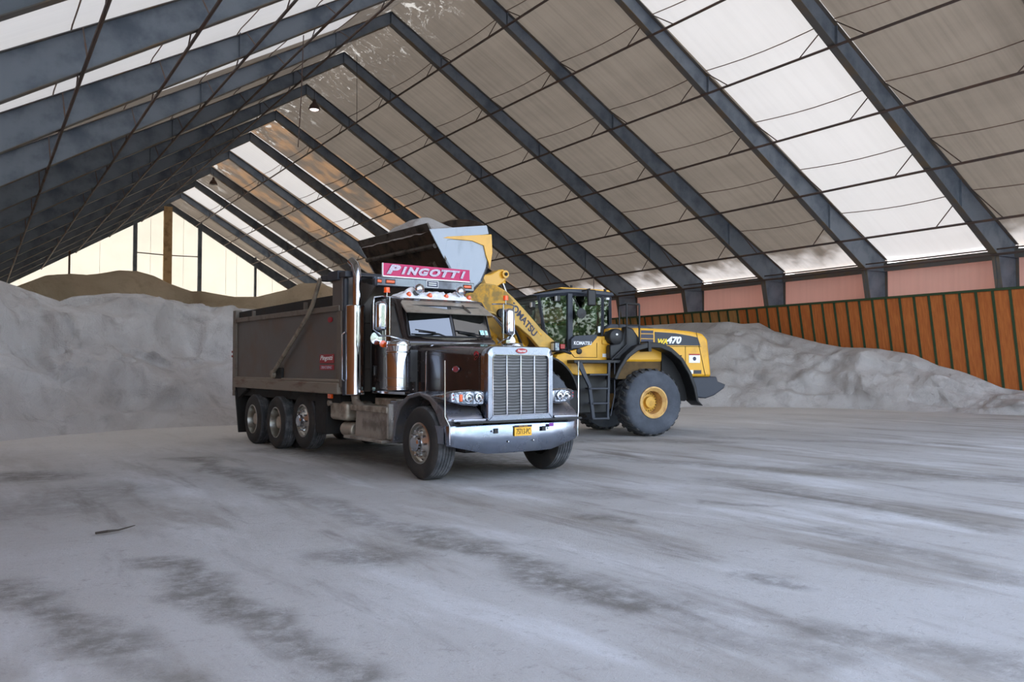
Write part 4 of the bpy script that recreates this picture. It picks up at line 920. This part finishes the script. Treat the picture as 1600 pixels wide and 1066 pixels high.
# platform side, steps
b = MB(); b.prism([(.78, 2.36), (1.32, 2.36), (1.45, 2.18), (1.7, 2.08), (2.05, 1.98), (2.3, 1.92), (2.36, 1.82), (2.3, 1.62), (2.0, 1.5), (1.6, 1.38), (1.0, 1.38), (.78, 1.7)], -.95, .97)
pf = b.build('cab_base', 'yellow', L, .02)
MB().prism([(.8, 1.10), (2.0, 1.10), (2.3, 1.62), (.8, 1.62)], -.7, .7).build('belly', 'chassis', L)
gp = MB(); gp.tube([(1.27, .976, 2.2), (1.27, .976, 1.86), (1.86, .976, 1.86), (2.0, .976, 2.02)], .007, 4); gp.build('panel_gap', 'black', pf)
MB().lathe([(0, 0), (.07, 0), (.07, .02), (.05, .03), (0, .03)], (1.74, .97, 2.0), 'y', 20).build('fuel_cap', 'black', pf)
MB().box(.82, 1.12, .97, .976, 1.87, 1.95).build('white_sticker', 'white', pf)
MB().box(.92, 1.14, .97, 1.0, 2.17, 2.28).build('side_marker_lamp', 'orangeplate', pf, .01); MB().box(.87, .91, .97, 1.0, 2.15, 2.30).build('red_reflector', 'redlens', pf)
MB().box(.75, 2.05, .95, 1.32, 1.72, 1.80).build('walk_platform', 'black', L, .015)
MB().box(.95, 2.05, .5, 1.0, .55, 1.45).build('battery_compartment', 'black', L, .03)
b = MB()
for sx, top in ((1.62, 1.95), (1.12, 1.10)): pass
b.prism([(1.98, 1.74), (1.84, 1.74), (1.60, 1.2), (1.50, .42), (1.58, .42), (1.68, 1.2)], 1.26, 1.32); b.prism([(1.10, 1.74), (1.16, 1.74), (1.2, .42), (1.14, .42)], 1.26, 1.32)
for z in (.45, .80, 1.14, 1.46): b.box(1.14, 1.66 if z > 1 else 1.58, 1.12, 1.34, z-.02, z+.02)
ld = b.build('boarding_ladder', 'dgrey', L, .006)
MB().tube([(1.12, 1.34, .5), (1.02, 1.36, 1.0), (1.02, 1.36, 1.75)], .014, 8).build('hand_rail', 'dgrey', ld)
# handrails on platform
b = MB()
for x in (.62, .28): b.tube([(x, 1.25, 2.16), (x, 1.25, 3.12)], .024, 8)
b.tube([(.62, 1.25, 3.12), (.28, 1.25, 3.12)], .024, 8); b.tube([(.62, 1.25, 2.16), (.8, 1.25, 2.0), (1.05, 1.28, 1.8)], .024, 8); b.tube([(.62, 1.25, 2.62), (.28, 1.25, 2.62)], .016, 8); b.tube([(.62, .9, 2.5), (.62, .9, 3.1), (.62, 1.25, 3.12)], .02, 8)
b.build('platform_rail', 'black', L)
ac = MB().lathe([(0, -.2), (.2, -.2), (.2, .05), (.17, .08), (0, .08)], (.86, 1.12, 2.34), 'y', 28).build('air_filter', 'black', L, smooth=50)
MB().prism([(.86+.03*math.cos(a*.63), 2.4+.025*math.sin(a*.63)) for a in range(10)], 1.2, 1.206).build('white_mark', 'white', ac)
MB().prism([(1.05, 1.8), (.55, 1.8), (.30, 2.05), (.22, 2.3), (.42, 2.55), (.62, 2.6), (.78, 2.2), (1.05, 2.15)], 1.0, 1.2).build('filter_housing', 'black', L, .04)
# cab
cabL = empty('operator_cab', (0, 0, 0), parent=L)
CY0, CY1 = -.72, .80
side = [(.80, 2.30), (.80, 3.34), (1.88, 3.38), (2.72, 3.28), (2.56, 2.5), (2.36, 2.08), (1.92, 2.02)]
def bar(p, q, wx=.05, wy=.05, b=None):
    b = b or MB(); b.tube([p, q], wx, 4); return b
for y in (CY0, CY1):
    b = MB()
    for p, q in (((.80, 2.3), (.82, 3.32)), ((1.02, 2.3), (1.02, 3.34)), ((1.90, 2.1), (1.90, 3.36)), ((2.36, 2.08), (2.56, 2.5)), ((2.56, 2.5), (2.70, 3.28))):
        b.tube([(p[0], y, p[1]), (q[0], y, q[1])], .042, 4)
    b.tube([(.8, y, 3.33), (1.9, y, 3.36), (2.7, y, 3.28)], .05, 4); b.tube([(.8, y, 2.34), (1.3, y, 2.36), (1.9, y, 2.06), (2.38, y, 2.05)], .035, 4)
    b.build('pillar_frame', 'dgrey', cabL, smooth=0)
MB().box(1.84, 1.97, CY1-.04, CY1+.06, 2.0, 3.36).build('door_post', 'dgrey', cabL, .01)
def pane(poly, y0, y1, nm='window_glass'): MB().prism(poly, y0, y1).build(nm, 'glass', cabL, smooth=0)
for y in (CY0, CY1):
    pane([(1.96, 2.10), (1.96, 3.33), (2.66, 3.25), (2.52, 2.52), (2.33, 2.12)], y-.004, y+.004, 'front_side_glass')
    pane([(1.06, 2.34), (1.06, 3.32), (1.84, 3.33), (1.84, 2.12), (1.45, 2.22), (1.3, 2.34)], y-.004, y+.004, 'door_glass')
    pane([(.84, 2.34), (.84, 3.31), (1.0, 3.31), (1.0, 2.34)], y-.004, y+.004, 'rear_side_glass')
b = MB(); b.add([(2.375, CY0, 2.1), (2.375, CY1, 2.1), (2.57, CY1, 2.52), (2.57, CY0, 2.52), (2.70, CY1, 3.26), (2.70, CY0, 3.26)], [(0, 1, 2, 3), (3, 2, 4, 5)]); b.build('windshield_glass', 'glass', cabL, smooth=0)
b = MB(); b.add([(.8, CY0, 2.36), (.8, CY1, 2.36), (.82, CY1, 3.3), (.82, CY0, 3.3)], [(0, 1, 2, 3)]); b.build('rear_glass', 'glass', cabL, smooth=0)
rf = MB().prism([(.72, 3.33), (.76, 3.42), (1.4, 3.47), (2.0, 3.46), (2.5, 3.38), (2.88, 3.30), (2.86, 3.26), (1.9, 3.37)], CY0-.06, CY1+.06).build('cab_roof', 'dgrey', cabL, .025)
MB().prism([(.8, 3.43), (2.2, 3.47), (2.1, 3.50), (.85, 3.48)], CY0, CY1).build('roof_panel', 'yellow', rf, .01)
b = MB(); b.prism([(1.84, 2.16), (1.9, 1.98), (1.8, 1.96), (1.3, 2.12), (1.28, 2.36), (1.34, 2.38), (1.46, 2.24), (1.84, 2.24)], .96, .99)
dl = MB().prism([(1.95, 2.28), (1.95, 2.05), (1.75, 2.07), (1.42, 2.17), (1.27, 2.33), (1.27, 2.40), (1.84, 2.36)], .80, .985).build('door_lower', 'dgrey', cabL, .01)
text('KOMATSU', 'lettering', 'white', dl, (1.88, .988, 2.15), (-1, 0, -.0), (0, 0, 1), .085, .46, .0, .005, .02)
MB().box(1.10, 1.16, CY1+.01, CY1+.04, 2.45, 2.6).build('door_handle', 'white', cabL, .01)
# cab inside
MB().box(1.0, 1.5, -.28, .24, 2.25, 2.42).build('seat', 'interior', cabL, .05); MB().box(1.0, 1.14, -.26, .22, 2.42, 3.05).build('seat_back', 'interior', cabL, .05)
MB().tube([(2.2, 0, 2.1), (2.02, 0, 2.52)], .04, 8).build('steering_column', 'interior', cabL)
MB().tube([(2.0+.17*math.cos(2*math.pi*k/20)*.4, .19*math.sin(2*math.pi*k/20), 2.55+.17*math.cos(2*math.pi*k/20)) for k in range(21)], .016, 6).build('steering_wheel', 'interior', cabL)
MB().box(2.05, 2.4, -.6, .6, 2.05, 2.25).build('dashboard', 'interior', cabL, .04)
MB().box(1.0, 2.3, -.7, .78, 1.98, 2.06).build('cab_floor', 'interior', cabL)
# work lamps, mirrors, beacon
for x, y, z in ((2.25, .9, 3.22), (2.86, .86, 3.06), (2.7, -.8, 3.2)):
    wl_ = MB().box(x-.04, x+.05, y-.06, y+.06, z-.07, z+.07).build('work_lamp', 'black', cabL, .015); MB().box(x+.045, x+.06, y-.05, y+.05, z-.055, z+.055).build('lamp_lens', 'white', wl_)
m1 = MB().box(1.36, 1.58, 1.05, 1.12, 3.06, 3.44).build('cab_mirror', 'black', cabL, .03); MB().tube([(1.6, .85, 3.42), (1.5, 1.08, 3.46)], .015, 6).build('mirror_arm', 'black', m1)
m2 = MB().lathe([(0, -.02), (.12, -.01), (.12, .02), (0, .03)], (1.72, 1.05, 2.88), 'y', 16).build('cab_mirror', 'black', cabL); MB().tube([(1.85, .85, 3.3), (1.75, 1.05, 3.0)], .013, 6).build('mirror_arm', 'black', m2)
MB().tube([(1.75, .6, 3.46), (1.75, .6, 3.58)], .03, 8).build('roof_antenna', 'black', cabL); MB().tube([(.95, .8, 3.42), (.95, .8, 3.50)], .035, 8).build('rear_roof_lamp', 'black', cabL)
MB().tube([(1.2, .7, 3.45), (1.2, .7, 3.85)], .008, 5).build('whip_antenna', 'black', cabL)
MB().box(.86, .94, .80, .85, 3.24, 3.29).build('lamp_lens', 'white', cabL)
# headlamp on a bracket in front of the cab
hl = MB().box(2.30, 2.42, .86, 1.08, 1.98, 2.22).build('head_lamp', 'black', L, .02); MB().box(2.415, 2.43, .9, 1.04, 2.02, 2.18).build('lamp_lens', 'white', hl)
MB().box(2.31, 2.41, 1.075, 1.09, 2.02, 2.18).build('side_lens', 'lens', hl); MB().box(2.16, 2.28, .95, 1.09, 2.05, 2.16).build('turn_lamp', 'redlens', hl, .01)
MB().tube([(2.3, .97, 2.05), (1.95, .97, 1.95)], .03, 8).build('lamp_bracket', 'black', hl)
# front frame, boom, bucket (front-axle coordinates shifted to the hitch)
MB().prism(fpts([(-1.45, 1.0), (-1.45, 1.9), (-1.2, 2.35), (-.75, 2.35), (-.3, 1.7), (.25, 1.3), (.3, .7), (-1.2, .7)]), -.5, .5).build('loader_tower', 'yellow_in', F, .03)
MB().tube([fx((0, -1.0, .8)), fx((0, 1.0, .8))], .2, 16).build('front_axle', 'chassis', F)
MB().tube([(-.15, 0, .7), (-.15, 0, 1.6)], .12, 12).build('hitch_pin', 'chassis', F)
top = [(-1.02, 2.20), (-.55, 2.52), (-.116, 2.90), (.25, 3.20), (.45, 3.33), (.75, 3.45), (1.05, 3.46), (1.35, 3.36), (1.75, 3.22), (2.0, 3.2)]
bot = [(2.0, 3.0), (1.7, 2.9), (1.2, 2.86), (.783, 2.80), (.43, 2.66), (.105, 2.55), (-.264, 2.31), (-.604, 2.0), (-.85, 1.90), (-1.05, 2.0)]
for s in (1, -1):
    bm_ = MB().prism(fpts(top+bot), s*.52, s*.64).build('boom_arm', 'yellow_boom', F, .015)
    MB().lathe([(0, -.05), (.11, -.05), (.11, .05), (0, .05)], fx((-.95, s*.58, 2.08)), 'y', 16).build('pivot_pin', 'chassis', bm_)
    if s > 0:
        dv = Vector((-.72, 0, -.69)).normalized(); up = Vector((-.69, 0, .72))
        text('KOMATSU', 'lettering', 'navy', bm_, fx((.40, .643, 3.02)), dv, up, .17, 1.02, 0, .004, .03)
        MB().prism(fpts([(.45, 3.30), (.75, 3.43), (1.05, 3.44), (1.6, 3.25), (1.6, 2.93), (1.2, 2.90), (.783, 2.84), (.5, 2.75), (.30, 2.9), (.25, 3.1)]), .638, .648).build('mud_patch', 'yellow_dirty', bm_)
        MB().prism(fpts([(-.42, 2.50), (-.36, 2.56), (-.46, 2.44), (-.56, 2.34), (-.60, 2.38)]), .641, .646).build('yellow_sticker', 'orangeplate', bm_)
        MB().lathe([(0, 0), (.10, 0), (.10, .08), (0, .09)], fx((.62, .64, 2.82)), 'y', 18).build('cylinder_pin', 'chassis', bm_)
MB().box(JT+.2, JT+.6, -.52, .52, 2.78, 3.0).build('boom_crosstube', 'yellow_boom', F, .03)
for s in (1, -1):
    cy = MB().tube([fx((-.75, s*.40, 1.55)), fx((.10, s*.42, 2.3))], .10, 14).build('lift_cylinder', 'yellow', F); MB().tube([fx((.1, s*.42, 2.3)), fx((.62, s*.44, 2.78))], .05, 12).build('cylinder_rod', 'chrome', cy)
MB().prism(fpts([(-.2, 2.42), (.0, 2.56), (.45, 2.80), (.6, 2.80), (.72, 2.6), (.35, 2.42), (.05, 2.22), (-.1, 2.2)]), -.64, -.52).build('boom_brace', 'yellow', F)
bc = MB().prism(fpts([(.0, 3.72), (.04, 3.82), (.14, 3.88), (.25, 3.86), (.5, 3.74), (.9, 3.68), (1.25, 3.62), (1.3, 3.45), (1.1, 3.3), (.8, 3.3), (.55, 3.38), (.25, 3.5), (.1, 3.6)]), -.13, .13).build('bellcrank', 'yellow', F, .02)
MB().prism(fpts([(.7, 3.65), (.95, 3.66), (1.25, 3.6), (1.3, 3.45), (1.05, 3.32), (.72, 3.34), (.6, 3.45)]), .128, .137).build('mud_patch', 'yellow_dirty', bc)
MB().lathe([(0, -.2), (.09, -.2), (.09, .2), (0, .2)], fx((.12, 0, 3.76)), 'y', 18).build('crank_pin', 'yellow', bc); MB().lathe([(0, -.23), (.04, -.23), (.04, .23), (0, .23)], fx((.12, 0, 3.76)), 'y', 12).build('pin_end', 'chassis', bc)
cy = MB().tube([fx((.1, 0, 3.70)), fx((.08, 0, 3.56))], .09, 12).build('tilt_cylinder_eye', 'yellow', F); MB().tube([fx((.09, 0, 3.6)), fx((-.3, 0, 2.8))], .045, 14).build('cylinder_rod', 'chrome', cy); MB().tube([fx((-.3, 0, 2.8)), fx((-.7, 0, 2.0))], .09, 14).build('tilt_cylinder', 'yellow', F)
MB().tube([fx((1.15, 0, 3.5)), fx((1.6, 0, 3.6))], .09, 8).build('bucket_link', 'yellow_dirty', F)
b = MB(); b.tube([fx((.62, .3, 2.95)), fx((.45, .66, 2.72)), fx((.2, .68, 2.42)), fx((-.1, .5, 2.15))], .03, 8); b.tube([fx((.7, .3, 2.95)), fx((.5, .7, 2.8)), fx((.35, .68, 2.4)), fx((.3, .5, 2.05))], .028, 8); b.build('hydraulic_hose', 'black', F)
# bucket
prof = [(2.96, 4.33), (2.45, 3.52), (2.25, 3.24), (2.08, 3.12), (1.90, 3.16), (1.68, 3.38), (1.54, 3.66), (1.48, 4.0), (1.50, 4.30), (1.58, 4.55)]
inn = [(2.90, 4.36), (2.40, 3.57), (2.20, 3.29), (2.07, 3.19), (1.93, 3.22), (1.73, 3.42), (1.60, 3.68), (1.54, 4.0), (1.56, 4.30), (1.63, 4.53)]
b = MB(); b.prism(fpts(prof+inn[::-1]), -1.45, 1.45); bk = b.build('bucket', 'bucket_steel', F, .008)
for s in (1, -1):
    MB().prism(fpts(prof), s*1.45, s*1.415).build('bucket_side', 'bucket_side', bk, .01)
    MB().prism(fpts([(2.97, 4.335), (1.585, 4.555), (1.53, 4.38), (2.55, 4.16), (2.62, 3.78)]), s*1.45, s*1.478).build('side_stiffener', 'bucket_side', bk, .008)
    MB().prism(fpts([(2.66, 4.19), (2.48, 4.19), (1.95, 4.20), (1.66, 4.13), (1.60, 3.92), (1.54, 3.80), (1.50, 3.66), (1.44, 4.0), (1.46, 4.38), (2.55, 4.23)]), s*1.452, s*1.482).build('worn_yellow_edge', 'yellow', bk, .006)
MB().prism(fpts([(2.96, 4.33), (3.03, 4.45), (2.99, 4.46), (2.80, 4.15), (2.55, 3.78), (2.58, 3.73)]), -1.47, 1.47).build('cutting_edge', 'edge', bk, .01)
MB().tube([fx((2.80, -1.42, 4.03)), fx((2.80, 1.42, 4.03))], .05, 10).build('edge_stiffener', 'edge', bk)
for y in (-1.0, 0, 1.0): MB().prism(fpts([(2.6, 3.78), (2.2, 3.2), (2.3, 3.12), (2.66, 3.72)]), y-.1, y+.1).build('wear_plate', 'bucket_steel', bk)
b = MB(); rg = []
for k in range(17):
    y = -1.4+2.8*k/16; h = .02+.30*(1-(y/1.4)**2)**.8
    rg.append([fx((1.60, y, 4.50)), fx((1.57, y, 4.53+h)), fx((1.52, y, 4.53+h)), fx((1.54, y, 4.46))])
b.loft(rg); b.build('spill_guard', 'bucket_steel', bk)
# salt heaped in the bucket
b = MB(); vs = []; nx, ny = 30, 50
for i in range(nx+1):
    for j in range(ny+1):
        u, v = i/nx, j/ny; x = 1.62+1.34*u; y = -1.41+2.82*v
        rim = 4.52+(4.34-4.52)*u; cr = min(1, .8+1.2*v)*min(1, 3.2*(1-v)+.12)
        hump = .36*max(0, math.sin(math.pi*u**1.8))**.7*cr
        z = rim-.06+hump*(.45+.7*math.exp(-((v-.60)/.42)**2))+.03*noise.noise(Vector((x*4, y*4, 0)))
        p = fx((x, y, z)); vs.append(p)
fs = [(i*(ny+1)+j, (i+1)*(ny+1)+j, (i+1)*(ny+1)+j+1, i*(ny+1)+j+1) for i in range(nx) for j in range(ny)]
b.add(vs, fs); hs = b.build('bucket_salt', 'pile', smooth=180)
hs.matrix_world = Matrix.Translation(LO) @ Matrix.Rotation(LA, 4, 'Z') @ Matrix.Translation((JT, 0, 0)) @ Matrix.Rotation(ART, 4, 'Z')
tag(hs, 'heap of pale grey salt in the raised loader bucket', 'salt', kind='stuff')
for piv in (cabL, F):      # the cab and the turned front half are parts of the loader itself
    mb = piv.matrix_basis.copy()
    for ch in list(piv.children): ch.parent = L; ch.matrix_basis = mb @ ch.matrix_basis
    bpy.data.objects.remove(piv)
def settle(o, root, depth, part):
    for ch in list(o.children):
        settle(ch, root, depth+1, ch if depth == 0 else part)
        if depth >= 2: m_ = o.matrix_basis @ ch.matrix_basis; ch.parent = part; ch.matrix_basis = m_
for root in (T, L): settle(root, root, 0, None)
# ------------------------------------------------------------------ trees outside the open front, seen mirrored in the glass
def tree(x, y, h, r, seed, label):
    random.seed(seed); e = empty('tree', (x, y, 0), 0, label, 'tree', 'trees outside the open front')
    MB().tube([(0, 0, 0), (.2, .1, h*.35), (0, .2, h*.75)], [.35, .25, .08], 8).build('trunk', 'bark', e)
    b = MB()
    for k in range(2600):
        a = random.random()*2*math.pi; ph = math.acos(random.uniform(-1, 1)); rr = r*random.uniform(.55, 1)*(1+.25*noise.noise(Vector((a*2, ph*3, seed))))
        c = Vector((rr*math.sin(ph)*math.cos(a), rr*math.sin(ph)*math.sin(a), h*.62+rr*1.1*math.cos(ph)))
        u = Vector((random.gauss(0, 1), random.gauss(0, 1), random.gauss(0, 1))).normalized(); v = u.orthogonal().normalized(); s = random.uniform(.14, .3)
        b.add([c-u*s, c+v*s*.6, c+u*s, c-v*s*.6], [(0, 1, 2, 3)])
    b.build('foliage', 'leaf', e, smooth=0)
for i, (x, y, h, r, lb) in enumerate([(16, -34, 11, 5, 'leafy green tree outside, middle of the row'), (27.5, -30, 10, 5, 'leafy green tree outside, beside the right wall'), (41, -36, 12, 6, 'leafy green tree outside, far right of the row'), (5, -38, 9, 4.5, 'leafy green tree outside, second from the left of the row'), (-7, -36, 10, 5, 'leafy green tree outside, left end of the row')]): tree(x, y, h, r, i, lb)
